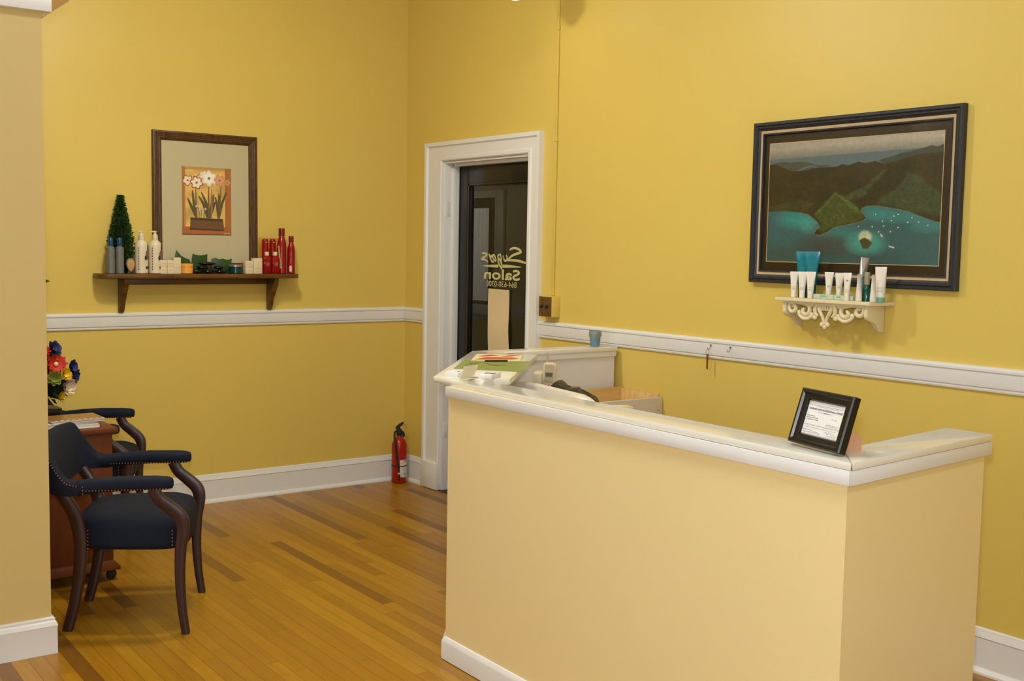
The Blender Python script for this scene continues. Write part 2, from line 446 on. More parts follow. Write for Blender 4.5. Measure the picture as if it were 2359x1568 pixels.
RX90 = Matrix.Rotation(PI/2, 4, 'X')
def copy_tree(o, parent=None, **kw):
    c = o.copy(); COL.objects.link(c)
    if parent is not None: c.parent = parent
    for ch in list(o.children): copy_tree(ch, c)
    MW[c] = MW[o]
    return c

# ------------------------------------------------------------------ setting
def slab(name, x0, x1, y0, y1, z0, z1, mat, **kw):
    bm = BM(); box(bm, x0, x1, y0, y1, z0, z1)
    return obj(name, bm, mat, smooth=0, kind='structure', **kw)
ZC = 3.80
slab('floor', -7.5, 0.16, -9.3, 0.12, -0.08, 0.0, M['floor'])
slab('ceiling', -7.5, 0.16, -9.3, 0.12, ZC, ZC+0.1, M['ceil'])
slab('wall_back', -7.5, 0.0, 0.0, 0.12, 0, ZC, M['wall'])
bm = BM()
box(bm, 0, 0.16, -0.433, 2.2, 0, ZC); box(bm, 0, 0.16, -9.3, -1.285, 0, ZC); box(bm, 0, 0.16, -1.285, -0.433, 2.0, ZC)
obj('wall_right', bm, M['wall'], smooth=0, kind='structure')
# left wall with two windows, front wall with a shop window (both behind the camera)
bm = BM()
box(bm, -7.62, -7.5, -9.3, -7.0, 0, ZC); box(bm, -7.62, -7.5, -3.4, 0.0, 0, ZC)
box(bm, -7.62, -7.5, -7.0, -3.4, 0, 0.75); box(bm, -7.62, -7.5, -7.0, -3.4, 2.75, ZC)
obj('wall_left', bm, M['wall'], smooth=0, kind='structure')
bm = BM()
box(bm, -7.5, -5.3, -9.42, -9.3, 0, ZC); box(bm, -1.9, 0.16, -9.42, -9.3, 0, ZC)
box(bm, -5.3, -1.9, -9.42, -9.3, 0, 0.7); box(bm, -5.3, -1.9, -9.42, -9.3, 2.7, ZC)
obj('wall_front', bm, M['wall'], smooth=0, kind='structure')
def big_window(name, n, ax, a0, a1, z0, z1, pos):
    bm = BM(); bars = [a0+(a1-a0)*i/n for i in range(n+1)]
    for b in bars:
        if ax == 'y': box(bm, pos-0.04, pos+0.04, b-0.04, b+0.04, z0, z1)
        else: box(bm, b-0.04, b+0.04, pos-0.04, pos+0.04, z0, z1)
    for z in (z0, (z0+z1)/2, z1):
        if ax == 'y': box(bm, pos-0.035, pos+0.035, a0, a1, z-0.03, z+0.03)
        else: box(bm, a0, a1, pos-0.035, pos+0.035, z-0.03, z+0.03)
    o = obj(name, bm, M['white'], kind='structure')
    bm = BM()
    if ax == 'y': box(bm, pos-0.06, pos-0.055, a0, a1, z0, z1)
    else: box(bm, a0, a1, pos-0.06, pos-0.055, z0, z1)
    obj('window_pane', bm, M['winglow'], o, smooth=0)
big_window('window_1', 3, 'y', -7.0, -3.4, 0.75, 2.75, -7.55)
big_window('window_2', 3, 'x', -5.3, -1.9, 0.7, 2.7, -9.35)

# partition on the left with its white cap
PY0, PY1, PXE = -1.975, -1.855, -2.682
slab('wall_partition', -7.5, PXE, PY0, PY1, 0, 2.279, M['partition'])
bm = BM(); box(bm, -7.5, PXE+0.028, PY0-0.028, PY1+0.028, 2.279, 2.33, 0.004)
box(bm, -7.5, PXE+0.020, PY0-0.020, PY1+0.020, 2.33, 2.36, 0.004)
obj('trim_1', bm, M['white'], kind='structure')
# placeholder brown sloping prism above the cap, running back to the rear wall
bm = BM(); prism(bm, [(-2.66, 2.272), (-2.545, 2.362), (-2.545, 2.40), (-2.68, 2.40), (-2.68, 2.272)], -1.82, -0.01, axis='y')
obj('trim_2', bm, M['brown_prism'], kind='structure', smooth=0)

BASE = [(0, 0), (0.030, 0), (0.029, 0.008), (0.022, 0.018), (0.015, 0.022), (0.015, 0.128), (0.018, 0.132), (0.016, 0.140), (0.010, 0.150), (0.008, 0.160), (0.004, 0.164), (0, 0.164)]
RAIL = [(0, 1.016), (0.009, 1.016), (0.011, 1.022), (0.010, 1.028), (0.015, 1.031), (0.017, 1.038), (0.017, 1.082), (0.021, 1.088), (0.021, 1.096), (0.014, 1.103), (0, 1.105)]
def run_back(bm, prof, x0, x1, y=0.0):
    loft(bm, [[(x0, y-d, z) for d, z in prof], [(x1, y-d, z) for d, z in prof]])
def run_right(bm, prof, y0, y1):
    loft(bm, [[(-d, y0, z) for d, z in prof], [(-d, y1, z) for d, z in prof]])
bm = BM(); run_back(bm, BASE, -7.48, -0.001); obj('baseboard_back', bm, M['white'], kind='structure', smooth=25)
bm = BM(); run_right(bm, BASE, -0.032, -0.262); run_right(bm, BASE, -1.397, -1.925); run_right(bm, BASE, -2.36, -9.28); obj('baseboard_right', bm, M['white'], kind='structure', smooth=25)
bm = BM(); run_back(bm, RAIL, -7.48, -0.001); obj('trim_3', bm, M['white'], kind='structure', smooth=25)
bm = BM(); run_right(bm, RAIL, -0.022, -0.262); obj('trim_4', bm, M['white'], kind='structure', smooth=25)
bm = BM(); run_right(bm, RAIL, -1.392, -9.28); obj('trim_5', bm, M['white'], kind='structure', smooth=25)
PB = [(0, 0), (0.017, 0), (0.017, 0.098), (0.019, 0.104), (0.014, 0.118), (0.010, 0.122), (0.011, 0.130), (0, 0.134)]
bm = BM()
loft(bm, [[(-7.48, PY0-d, z) for d, z in PB], [(PXE+d, PY0-d, z) for d, z in PB], [(PXE+d, PY1+d, z) for d, z in PB], [(-7.48, PY1+d, z) for d, z in PB]])
obj('baseboard_partition', bm, M['white'], kind='structure', smooth=25)

# door casing + jamb
bm = BM()
Y0, Y1, YI0, YI1, ZI, ZO = -0.259, -1.396, -0.433, -1.285, 2.0, 2.113
def casing_prof(o0, o1):   # across the width: outer band, flat, inner bead
    s = 1 if o1 > o0 else -1; w = abs(o1-o0)
    return [(o0, 0), (o0, -0.032), (o0+s*0.022, -0.032), (o0+s*0.030, -0.020), (o1-s*0.030, -0.018), (o1-s*0.022, -0.024), (o1-s*0.006, -0.024), (o1, -0.018), (o1, 0)]
lp = casing_prof(Y0, YI0)
loft(bm, [[(x, y, 0) for y, x in lp], [(x, y, ZO-abs(y-Y0)*ZO*0-abs(y-Y0)/abs(YI0-Y0)*(ZO-ZI)) for y, x in lp]])
rp = casing_prof(Y1, YI1)
loft(bm, [[(x, y, 0) for y, x in rp], [(x, y, ZO-abs(y-Y1)/abs(YI1-Y1)*(ZO-ZI)) for y, x in rp]])
hp = casing_prof(ZO, ZI)
loft(bm, [[(x, Y0+(ZO-z)/(ZO-ZI)*(YI0-Y0), z) for z, x in hp], [(x, Y1+(ZO-z)/(ZO-ZI)*(YI1-Y1), z) for z, x in hp]])
# jambs, head and stops
box(bm, -0.004, 0.155, YI0-0.001, YI0-0.016, 0.003, ZI, 0.002); box(bm, -0.004, 0.155, YI1+0.001, YI1+0.016, 0.003, ZI, 0.002)
box(bm, -0.0035, 0.1545, YI0-0.0015, YI1+0.0015, ZI-0.014, ZI-0.0005, 0.001)
box(bm, 0.048, 0.092, YI0-0.016, YI0-0.030, 0.003, ZI-0.014, 0.003); box(bm, 0.048, 0.092, YI1+0.016, YI1+0.030, 0.003, ZI-0.014, 0.003)
box(bm, 0.048, 0.092, YI0-0.016, YI1+0.016, ZI-0.030, ZI-0.013, 0.0015)
# plinth blocks at the foot of the casing
box(bm, -0.036, 0.0, Y0+0.004, YI0-0.001, 0.003, 0.168, 0.003); box(bm, -0.036, 0.0, Y1-0.004, YI1+0.001, 0.003, 0.168, 0.003)
# painted-over hinge plates let into the jamb
for z in (0.33, 1.67):
    box(bm, 0.004, 0.034, YI0-0.015, YI0-0.0185, z, z+0.09, 0.001)
trim = obj('trim_6', bm, M['white'], kind='structure', smooth=25)
slab('trim_7', -0.02, 0.16, YI1, YI0, 0.0, 0.004, M['hallfloor'])

# door leaf
LX0, LX1 = 0.094, 0.134
ya, yb = YI0-0.018, YI1+0.018
bm = BM()
GY0, GY1, GZ0, GZ1 = -0.560, -1.160, 0.42, 1.868
box(bm, LX0, LX1, GY0, ya, 0.006, 1.983, 0.002); box(bm, LX0, LX1, yb, GY1, 0.006, 1.983, 0.002)
box(bm, LX0, LX1, GY1, GY0, 0.006, GZ0, 0.002); box(bm, LX0, LX1, GY1, GY0, GZ1, 1.983, 0.002)
for d0, d1, x in ((0.0, 0.012, LX0-0.006), (0.012, 0.022, LX0+0.004)):
    box(bm, x, LX0+0.02, GY0-d1, GY0-d0, GZ0+d0, GZ1-d0, 0.0015); box(bm, x, LX0+0.02, GY1+d0, GY1+d1, GZ0+d0, GZ1-d0, 0.0015)
    box(bm, x, LX0+0.02, GY1+d0, GY0-d0, GZ1-d1, GZ1-d0, 0.0015); box(bm, x, LX0+0.02, GY1+d0, GY0-d0, GZ0+d0, GZ0+d1, 0.0015)
door = obj('door_1', bm, M['black_door'], kind='structure')
bm = BM(); box(bm, LX0+0.012, LX0+0.017, GY1+0.02, GY0-0.02, GZ0+0.02, GZ1-0.02)
pane = obj('glass_pane', bm, M['glass'], door, smooth=0)
GX = LX0+0.0105
axd = lambda u, v, t: (GX+0.0012-t, u, v)
K = {
 'S1': [(-0.9638, 1.4783), (-0.9825, 1.4864), (-1.0114, 1.4902), (-1.0433, 1.4854), (-1.0664, 1.4754), (-1.0709, 1.4686), (-1.0526, 1.4624), (-1.0154, 1.4549), (-0.9809, 1.4431), (-0.9521, 1.4269), (-0.9376, 1.4179)],
 'S2': [(-0.9464, 1.419), (-1.0019, 1.4206), (-1.0597, 1.417), (-1.1196, 1.4072)],
 'u': [(-0.9323, 1.45), (-0.9417, 1.4302), (-0.9318, 1.4169), (-0.9139, 1.4192), (-0.9013, 1.4469)],
 'u2': [(-0.9013, 1.4469), (-0.9109, 1.4226), (-0.914, 1.4157)],
 'g': [(-0.8772, 1.4535), (-0.8534, 1.4461), (-0.8539, 1.4303), (-0.8722, 1.4183), (-0.8856, 1.4221), (-0.8742, 1.4535)],
 'g2': [(-0.8538, 1.432), (-0.8544, 1.4109), (-0.867, 1.3901), (-0.8854, 1.3747), (-0.8872, 1.3642)],
 'g3': [(-0.8659, 1.4305), (-0.8815, 1.408), (-0.8925, 1.3889), (-0.8872, 1.3642)],
 'a': [(-0.8347, 1.414), (-0.8203, 1.4402), (-0.8049, 1.4479), (-0.7976, 1.438), (-0.8149, 1.4171), (-0.8347, 1.414)],
 'r': [(-0.8092, 1.4046), (-0.7844, 1.4165), (-0.7619, 1.4534)], 'r2': [(-0.7619, 1.4534), (-0.7808, 1.436), (-0.7897, 1.4468)],
 's': [(-0.6905, 1.455), (-0.7185, 1.4572), (-0.7404, 1.4495), (-0.7252, 1.4394), (-0.6944, 1.4272), (-0.6867, 1.4208), (-0.7227, 1.4188), (-0.754, 1.4052)]}
bm = BM()
for k, p in K.items(): ribbon(bm, p, 0.0145 if k in ('S1', 'S2') else 0.0125, axd, 0, thick=0.0014)
for P in ([(-0.683, 1.3825), (-0.7943, 1.3919), (-0.8549, 1.393), (-0.8554, 1.3766), (-0.7948, 1.3756)], [(-0.8998, 1.394), (-0.9442, 1.3944), (-1.0749, 1.3861), (-1.0744, 1.3817), (-0.9447, 1.3769), (-0.9003, 1.3754)]):
    prism(bm, P, GX+0.0008, GX+0.0012, axis='x')
# text faces the hall (+X), so it reads mirrored from this room
TF = Matrix(((0, 0, 1, 0), (1, 0, 0, 0), (0, 1, 0, 0), (0, 0, 0, 1)))
for k, (du, dv) in enumerate(((0, 0), (0.0035, 0), (-0.0035, 0), (0, 0.0025), (0, -0.0025))):
    t = fit(textmesh('Salon', 0.1), 0.345, 0.057); merge(bm, t, Matrix.Translation((GX+0.0009-0.0001*k, -1.062+du, 1.3075+dv)) @ TF)
t = fit(textmesh('864-630-0300', 0.1), 0.295, 0.033); merge(bm, t, Matrix.Translation((GX+0.0009, -1.0355, 1.2645)) @ TF)
obj('lettering', bm, M['vinyl'], pane, smooth=0)

# hall beyond the door
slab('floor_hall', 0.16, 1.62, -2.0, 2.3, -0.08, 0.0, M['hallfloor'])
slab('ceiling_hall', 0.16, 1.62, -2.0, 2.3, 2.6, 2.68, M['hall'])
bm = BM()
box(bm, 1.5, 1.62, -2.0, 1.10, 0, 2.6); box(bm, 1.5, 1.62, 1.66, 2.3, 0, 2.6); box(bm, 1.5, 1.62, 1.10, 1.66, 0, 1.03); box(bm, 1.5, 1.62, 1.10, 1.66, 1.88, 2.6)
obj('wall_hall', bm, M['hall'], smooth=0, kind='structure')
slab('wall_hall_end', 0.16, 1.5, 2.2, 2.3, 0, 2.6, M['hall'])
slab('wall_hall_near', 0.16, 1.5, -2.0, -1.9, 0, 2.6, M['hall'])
bm = BM()
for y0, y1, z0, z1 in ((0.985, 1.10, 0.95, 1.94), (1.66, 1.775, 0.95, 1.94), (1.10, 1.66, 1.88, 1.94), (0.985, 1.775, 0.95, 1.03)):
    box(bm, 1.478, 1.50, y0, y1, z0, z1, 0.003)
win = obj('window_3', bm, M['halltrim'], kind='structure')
bm = BM(); box(bm, 1.53, 1.545, 1.10, 1.66, 1.03, 1.88); obj('window_pane', bm, M['black_door'], win, smooth=0)
bm = BM(); n = 60
ra = [(1.485+0.008*math.sin(i*0.9), 1.185+(1.655-1.185)*i/n) for i in range(n+1)]
loft(bm, [[(x, y, 1.06) for x, y in ra], [(x, y, 1.80) for x, y in ra]], False, False, closed=False)
obj('lace_curtain', bm, M['lace'], smooth=60, world=False, label='white lace curtain in the hall window seen through the door glass', cat='curtain')

# ------------------------------------------------------------------ pendant lamp
def pendant(label, x, y, zg, mat, k=1.0):
    lp = thing('pendant_lamp', label, 'lamp', (x, y, ZC)); d = zg-ZC
    bm = BM(); sph(bm, (0, 0, d), 0.134*k, u=28, v=16); obj('lamp_globe', bm, mat, lp)
    bm = BM()
    pr_ = [(0.178*k, d-0.030*k), (0.170*k, d+0.010*k), (0.145*k, d+0.075*k), (0.10*k, d+0.125*k), (0.05*k, d+0.152*k)]
    lathe(bm, pr_+[(r_-0.004, z-0.004) for r_, z in pr_[::-1]], seg=32)
    bmesh.ops.delete(bm, geom=[f for f in bm.faces if len(f.verts) > 4], context='FACES')
    obj('lamp_shade', bm, M['shade'], lp, smooth=60)
    bm = BM(); lathe(bm, [(0.05, 0), (0.055, -0.015), (0.008, -0.035), (0.007, d+0.23*k), (0.04*k, d+0.20*k), (0.052*k, d+0.158*k), (0.045*k, d+0.145*k)]); obj('lamp_stem', bm, M['lampmetal'], lp)
pendant('small lit pendant lamp with cream dome shade hanging before the right wall', -0.4, -1.656, 2.761, M['lamp_small'], 0.5)
pendant('added unseen fill lamp high over the floor before the wooden shelf', -2.0, -1.85, 3.02, M['lamp_fill'])  # out-of-view lamp added to brighten the rear wall
def fill_panel(label, x, y):  # out-of-view panels added to light the counter tops from above
    t = thing('ceiling_fill', label, 'lamp', (x, y, ZC))
    bm = BM(); box(bm, -0.64, 0.64, -0.34, 0.34, -0.075, -0.002, 0.006); obj('housing', bm, M['white'], t)
    bm = BM(); box(bm, -0.60, 0.60, -0.30, 0.30, -0.085, -0.0755, 0.004); obj('fill_glow', bm, M['tube'], t)
fill_panel('added unseen ceiling fill panel over the reception counter', -2.3, -3.7)
fill_panel('added unseen ceiling fill panel at the near right side of the room', -2.6, -6.6)

# ------------------------------------------------------------------ reception counter
ct = thing('reception_counter', 'long yellow reception counter with white top boards and angled far end', 'counter', (-1.25, -3.2, 0))
ZT = 1.018
P0, P1, Q1, Q0 = (-1.517, -2.700), (-1.583, -4.578), (-1.447, -4.447), (-1.410, -2.850)
P2, Q2 = (-0.897, -4.524), (-0.905, -4.388)
def cp(name, poly, z0, z1, mat, bev=0.003):
    bm = BM(); prism(bm, poly, z0, z1, bev)
    return obj(name, bm, mat, ct, world=True)
cp('countertop', [P0, P1, Q1, Q0], 0.999, ZT, M['topgloss'], 0.0025)
cp('countertop', [(-1.580, -4.580), P2, Q2, (-1.444, -4.449)], 0.999, ZT, M['topgloss'], 0.0025)
cp('countertop', [(-1.516, -2.697), (-0.803, -1.915), (-0.658, -2.214), (-1.306, -2.886), (-1.409, -2.846)], 0.997, ZT+0.0015, M['topgloss'], 0.003)
cp('countertop', [(-0.800, -1.915), (-0.024, -1.930), (-0.024, -2.045), (-0.737, -2.047)], 0.998, ZT, M['topgloss'], 0.003)
E0, E1, E2 = (-1.530, -2.822), (-1.571, -4.562), (-0.906, -4.508)
cp('front_panel', [E0, E1, (-1.471, -4.470), (-1.43, -2.86)], 0.003, 0.999, M['counter_yellow'], 0.0)
cp('side_panel', [(-1.5708, -4.5621), E2, (-0.912, -4.408), (-1.469, -4.470)], 0.003, 0.999, M['counter_yellow'], 0.0)
cp('angled_panel', [(-1.5285, -2.820), (-0.80, -1.94), (-0.765, -2.03), (-1.432, -2.858)], 0.003, 0.997, M['white_matte'], 0.0)
cp('back_panel', [(-0.798, -1.94), (-0.024, -1.945), (-0.024, -2.022), (-0.764, -2.028)], 0.003, 0.998, M['white_matte'], 0.0)
cp('fascia', [(-1.5425, -2.818), (-1.5845, -4.5765), (-1.5715, -4.5635), (-1.5305, -2.821)], 0.962, 0.9985, M['white'], 0.0015)
cp('fascia', [(-1.5840, -4.5773), (-0.893, -4.5215), (-0.893, -4.508), (-1.572, -4.564)], 0.962, 0.9985, M['white'], 0.0015)
cp('fascia', [(-0.024, -2.022), (-0.024, -2.036), (-0.748, -2.041), (-0.755, -2.028)], 0.970, 0.998, M['white'], 0.002)
CB = [(0, 0.003), (0.014, 0.003), (0.014, 0.066), (0.012, 0.072), (0.005, 0.082), (0, 0.084)]
def along(name, a, b, ext0=0.0, ext1=0.0):
    d = Vector((b[0]-a[0], b[1]-a[1])).normalized(); nrm = Vector((d.y, -d.x))
    bm = BM(); rings = []
    for p, e in ((a, -ext0), (b, ext1)):
        rings.append([(p[0]+d.x*e*(q/0.014)+nrm.x*q, p[1]+d.y*e*(q/0.014)+nrm.y*q, z) for q, z in CB])
    loft(bm, rings); obj(name, bm, M['white'], ct, world=True, smooth=25)
along('baseboard', E1, E0, 0.0, 0.0) if False else None
def along2(a, b, out, e0, e1):
    d = Vector((b[0]-a[0], b[1]-a[1])).normalized(); nrm = Vector(out)
    bm = BM(); rings = []
    for p, e in ((a, -e0), (b, e1)):
        rings.append([(p[0]+d.x*e*(q/0.014)+nrm.x*q, p[1]+d.y*e*(q/0.014)+nrm.y*q, z) for q, z in CB])
    loft(bm, rings); obj('baseboard', bm, M['white'], ct, world=True, smooth=25)
along2(E0, E1, (-0.9997, 0.0236), 0.006, 0.014)
along2(E1, E2, (0.081, -0.9967), 0.014, 0.0)
along2((-0.80, -1.94), E0, (-0.763, 0.646), 0.0, 0.006)

# worktop inside the counter
dk = thing('desk', 'low white work desk hidden inside the reception counter', 'desk', (-0.9, -2.7, 0))
bm = BM(); prism(bm, [(-1.40, -3.25), (-1.40, -2.95), (-0.735, -2.10), (-0.475, -2.06), (-0.475, -2.62), (-0.85, -3.25)], 0.772, 0.80, 0.002); obj('desktop', bm, M['white_matte'], dk, world=True)
bm = BM(); box(bm, -1.36, -0.9, -3.23, -3.205, 0.003, 0.772); obj('leg_panel', bm, M['white_matte'], dk, world=True)
bm = BM(); box(bm, -0.70, -0.50, -2.15, -2.13, 0.003, 0.772); obj('leg_panel', bm, M['white_matte'], dk, world=True)

wb = thing('wooden_box', 'unpainted open pine box against the right wall inside the counter', 'box', (-0.22, -2.19, 0.0))
bm = BM(); box(bm, -0.45, -0.004, -2.345, -2.325, 0.35, 0.802, 0.001); obj('front_board', bm, M['plyw'], wb, world=True)
bm = BM(); box(bm, -0.45, -0.004, -2.070, -2.050, 0.35, 0.822, 0.001); obj('back_board', bm, M['ply'], wb, world=True)
bm = BM(); box(bm, -0.45, -0.432, -2.325, -2.070, 0.35, 0.812, 0.001); obj('side_board', bm, M['ply'], wb, world=True)
bm = BM(); box(bm, -0.022, -0.004, -2.325, -2.070, 0.35, 0.815, 0.001); obj('side_board', bm, M['ply'], wb, world=True)
bm = BM(); box(bm, -0.432, -0.022, -2.325, -2.070, 0.60, 0.615); obj('bottom_board', bm, M['ply'], wb, world=True)
for x in (-0.43, -0.03):
    for ya_ in (-2.32, -2.11):
        bm = BM(); box(bm, x-0.02, x+0.02, ya_, ya_+0.04, 0.003, 0.60); obj('leg', bm, M['ply'], wb, world=True)
for x, z in ((-0.03, 0.742), (-0.03, 0.70), (-0.35, 0.75)):
    bm = BM(); sph(bm, (x, -2.3455, z), 0.0035, u=8, v=6); obj('screw_head', bm, M['hook'], wb, world=True)

mc = thing('office_machine', 'white rounded plastic machine panel just behind the counter top, before the phone', 'office machine', (-1.0, -2.8, 0.80))
bm = BM()
pr_ = [(-2.53, 0.802), (-2.525, 0.905), (-2.54, 0.946), (-2.575, 0.960)]
pr_ += [(-2.575-0.36*i/6, 0.960-0.014*(i/6)) for i in range(1, 7)]
pr_ += [(-2.935-0.13*math.sin(a), 0.816+0.13*math.cos(a)) for a in [R(13*i) for i in range(1, 7)]]
pr_ += [(-3.075, 0.802)]
prism(bm, pr_, -1.03, -0.985, 0.010, axis='x', seg=3)
obj('casing', bm, M['machine'], mc, world=True, smooth=50)
bm = BM(); box(bm, -1.0, -0.88, -2.95, -2.62, 0.9505, 0.953, 0.001) if False else box(bm, -1.02, -0.995, -3.05, -2.60, 0.800, 0.803); obj('foot_strip', bm, M['rubber'], mc, world=True)

ph = thing('cordless_phone', 'ivory cordless phone with stubby antenna standing in its cradle', 'telephone', (-0.56, -2.175, 0.80), R(-48))
# local: -y faces the room (towards the camera side)
bm = BM(); prism(bm, [(-0.075, -0.07), (0.05, -0.07), (0.055, 0.06), (-0.075, 0.06)], 0.001, 0.035, 0.012, seg=3); prism(bm, [(-0.07, -0.02), (-0.02, -0.02), (-0.02, 0.05), (-0.07, 0.05)], 0.035, 0.135, 0.014, seg=3)
obj('cradle', bm, M['phone'], ph, smooth=50)
hs = BM()
ring = []
tl = 0.16
for z, hw, hd in ((0.015, 0.028, 0.014), (0.03, 0.032, 0.017), (0.08, 0.030, 0.016), (0.13, 0.031, 0.016), (0.160, 0.032, 0.017), (0.174, 0.028, 0.014), (0.179, 0.018, 0.008)):
    ring.append([(0.01+x, -0.02+0.25*(z-0.03)-0.03+y, z) for x, y in rsec(hw, hd, 16, 3.5)])
loft(hs, ring); h_ = obj('handset', hs, M['phone'], ph, smooth=60)
def face_y(z): return -0.05+0.25*(z-0.03)-0.0165
def facepl(bm, x0, x1, z0, z1, mi=0, d=0.0015, e=0.001):
    v = [bm.verts.new((0.01+x, face_y(z)-q, z)) for q in (e, d+e) for x, z in ((x0, z0), (x1, z0), (x1, z1), (x0, z1))]
    for f in ((0, 1, 2, 3), (7, 6, 5, 4), (0, 4, 5, 1), (1, 5, 6, 2), (2, 6, 7, 3), (3, 7, 4, 0)): bm.faces.new([v[i] for i in f]).material_index = mi
bm = BM(); facepl(bm, -0.021, 0.021, 0.092, 0.172); obj('face_plate', bm, M['phonegrey'], h_)
bm = BM(); facepl(bm, -0.016, 0.016, 0.118, 0.136, e=0.003); obj('screen', bm, M['lcd'], h_)
bm = BM()
for i in range(3):
    for j in range(4): facepl(bm, -0.018+i*0.014, -0.010+i*0.014, 0.036+j*0.013, 0.043+j*0.013, e=0.002)
obj('keypad', bm, M['greylabel'], h_)
bm = BM(); tube(bm, [(-0.004, -0.006, 0.165), (-0.007, 0.002, 0.198), (-0.010, 0.006, 0.219)], [0.007, 0.006, 0.0045], 10); obj('antenna', bm, M['phonegrey'], h_)

cm = thing('card_terminal', 'dark grey card payment terminal with paper roll hump beside the phone', 'card terminal', (-0.60, -2.39, 0.80), R(-50))
bm = BM()
prf = [(-0.085, 0.001), (-0.085, 0.09), (-0.075, 0.112), (-0.05, 0.118), (-0.028, 0.100), (-0.02, 0.084), (0.0, 0.090), (0.03, 0.088), (0.045, 0.070), (0.105, 0.050), (0.118, 0.030), (0.118, 0.001)]
prism(bm, prf, -0.045, 0.045, 0.006, axis='y', seg=2); obj('housing', bm, M['termdark'], cm, smooth=40)
bm = BM(); box(bm, -0.005, 0.028, -0.03, 0.03, 0.089, 0.0915, 0.001); obj('screen', bm, M['termscreen'], cm)
bm = BM()
for i in range(4):
    for j in range(3): box(bm, 0.052+i*0.013, 0.060+i*0.013, -0.028+j*0.021, -0.014+j*0.021, 0.0655-i*0.0044, 0.070-i*0.0044, 0.001)
obj('keypad', bm, [M['switchdark']], cm)
ad = thing('cable_box', 'small black cable box left of the phone behind the counter', 'adapter', (-0.72, -2.20, 0.80), R(-40))
bm = BM(); box(bm, -0.06, 0.05, -0.03, 0.03, 0.001, 0.062, 0.008); obj('case', bm, M['blackp'], ad)
bm = BM(); tube(bm, [(-0.06, 0, 0.05), (-0.085, -0.01, 0.055), (-0.10, -0.03, 0.02), (-0.11, -0.05, 0.006)], 0.004, 8, 5); obj('cable', bm, M['blackp'], ad)
bm = BM(); prism(bm, [(-0.60, -2.66), (-0.52, -2.70), (-0.50, -2.64), (-0.58, -2.60)], 0.80, 0.8375, 0.001)
obj('note_block', bm, M['paper'], label='cream note block beside the card terminal behind the counter', cat='note pad', loc=(-0.55, -2.65, 0.80))

# ------------------------------------------------------------------ things on the angled end of the counter
def flat(name, poly, z0, z1, mat, label, cat, **kw):
    c = (sum(p[0] for p in poly)/len(poly), sum(p[1] for p in poly)/len(poly), z0)
    bm = BM(); prism(bm, poly, z0, z1, kw.pop('bev', 0.0))
    return obj(name, bm, mat, label=label, cat=cat, loc=c, **kw)
ZS = ZT+0.0018
br = flat('brochure', [(-1.064, -2.284), (-0.899, -2.407), (-0.715, -2.186), (-0.891, -2.077)], ZS, ZS+0.0015, M['brochure'], 'cream brochure with orange pictures lying furthest on the angled counter end', 'brochure')
def qlerp(q, u, v):
    a = Vector(q[0])*(1-u)+Vector(q[1])*u; b = Vector(q[3])*(1-u)+Vector(q[2])*u
    p = a*(1-v)+b*v; return (p.x, p.y)
qb = [(-1.064, -2.284), (-0.899, -2.407), (-0.715, -2.186), (-0.891, -2.077)]
bm = BM()
for u0, u1, v0, v1 in ((0.06, 0.95, 0.14, 0.5), (0.08, 0.5, 0.64, 0.9), (0.56, 0.95, 0.66, 0.86)):
    prism(bm, [qlerp(qb, u0, v0), qlerp(qb, u0+0.1, v0-0.04), qlerp(qb, u1-0.12, v0+0.05), qlerp(qb, u1, (v0+v1)/2), qlerp(qb, u1-0.14, v1), qlerp(qb, u0+0.2, v1+0.03)], ZS+0.0014, ZS+0.0019)
obj('printed_picture', bm, M['orangeprint'], br, world=True)
gs = flat('brochure_sheet', [(-1.304, -2.514), (-1.134, -2.738), (-0.875, -2.440), (-1.103, -2.284)], ZS, ZS+0.002, M['greensheet'], 'sage green leaflet sheet with faint printing in front of the orange brochure', 'leaflet')
qg = [(-1.304, -2.514), (-1.134, -2.738), (-0.875, -2.440), (-1.103, -2.284)]
bm = BM()
for i in range(5): prism(bm, [qlerp(qg, 0.12+i*0.03, 0.35), qlerp(qg, 0.13+i*0.03, 0.35), qlerp(qg, 0.16+i*0.035, 0.75), qlerp(qg, 0.15+i*0.035, 0.75)], ZS+0.0019, ZS+0.0023)
prism(bm, [qlerp(qg, 0.45, 0.5), qlerp(qg, 0.70, 0.5), qlerp(qg, 0.70, 0.56), qlerp(qg, 0.45, 0.56)], ZS+0.0019, ZS+0.0023)
prism(bm, [qlerp(qg, 0.32, 0.75), qlerp(qg, 0.62, 0.35), qlerp(qg, 0.62, 0.38), qlerp(qg, 0.32, 0.79)], ZS+0.0019, ZS+0.0023)
obj('faint_printing', bm, M['termscreen'], gs, world=True)
bm = BM(); tube(bm, [(-1.055, -2.372, ZS+0.0058), (-0.968, -2.412, ZS+0.0058)], [0.0038, 0.0038], 10); pen = obj('pen', bm, M['pen'], label='short black pen lying on the sage green leaflet', cat='pen', loc=(-1.01, -2.392, ZS+0.002))
def cards(name, a, b, w, label, marks):
    a = Vector(a); b = Vector(b); d = (b-a); n = Vector((-d.y, d.x)).normalized()*w
    poly = [tuple(a), tuple(b), tuple(b+n), tuple(a+n)]
    o = flat(name, poly, ZS, ZS+0.017, M['paperw'], label, 'business cards', bev=0.0006, group=None)
    bm = BM()
    for u0, u1 in marks: prism(bm, [qlerp(poly, u0, 0.35), qlerp(poly, u1, 0.32), qlerp(poly, u1-0.03, 0.7), qlerp(poly, u0+0.04, 0.62)], ZS+0.0169, ZS+0.0174)
    obj('printed_mark', bm, M['ink'], o, world=True)
cards('card_stack', (-1.478, -2.716), (-1.452, -2.762), 0.085, 'white stack of business cards left of the clear holder', [(0.45, 0.52), (0.66, 0.8)])
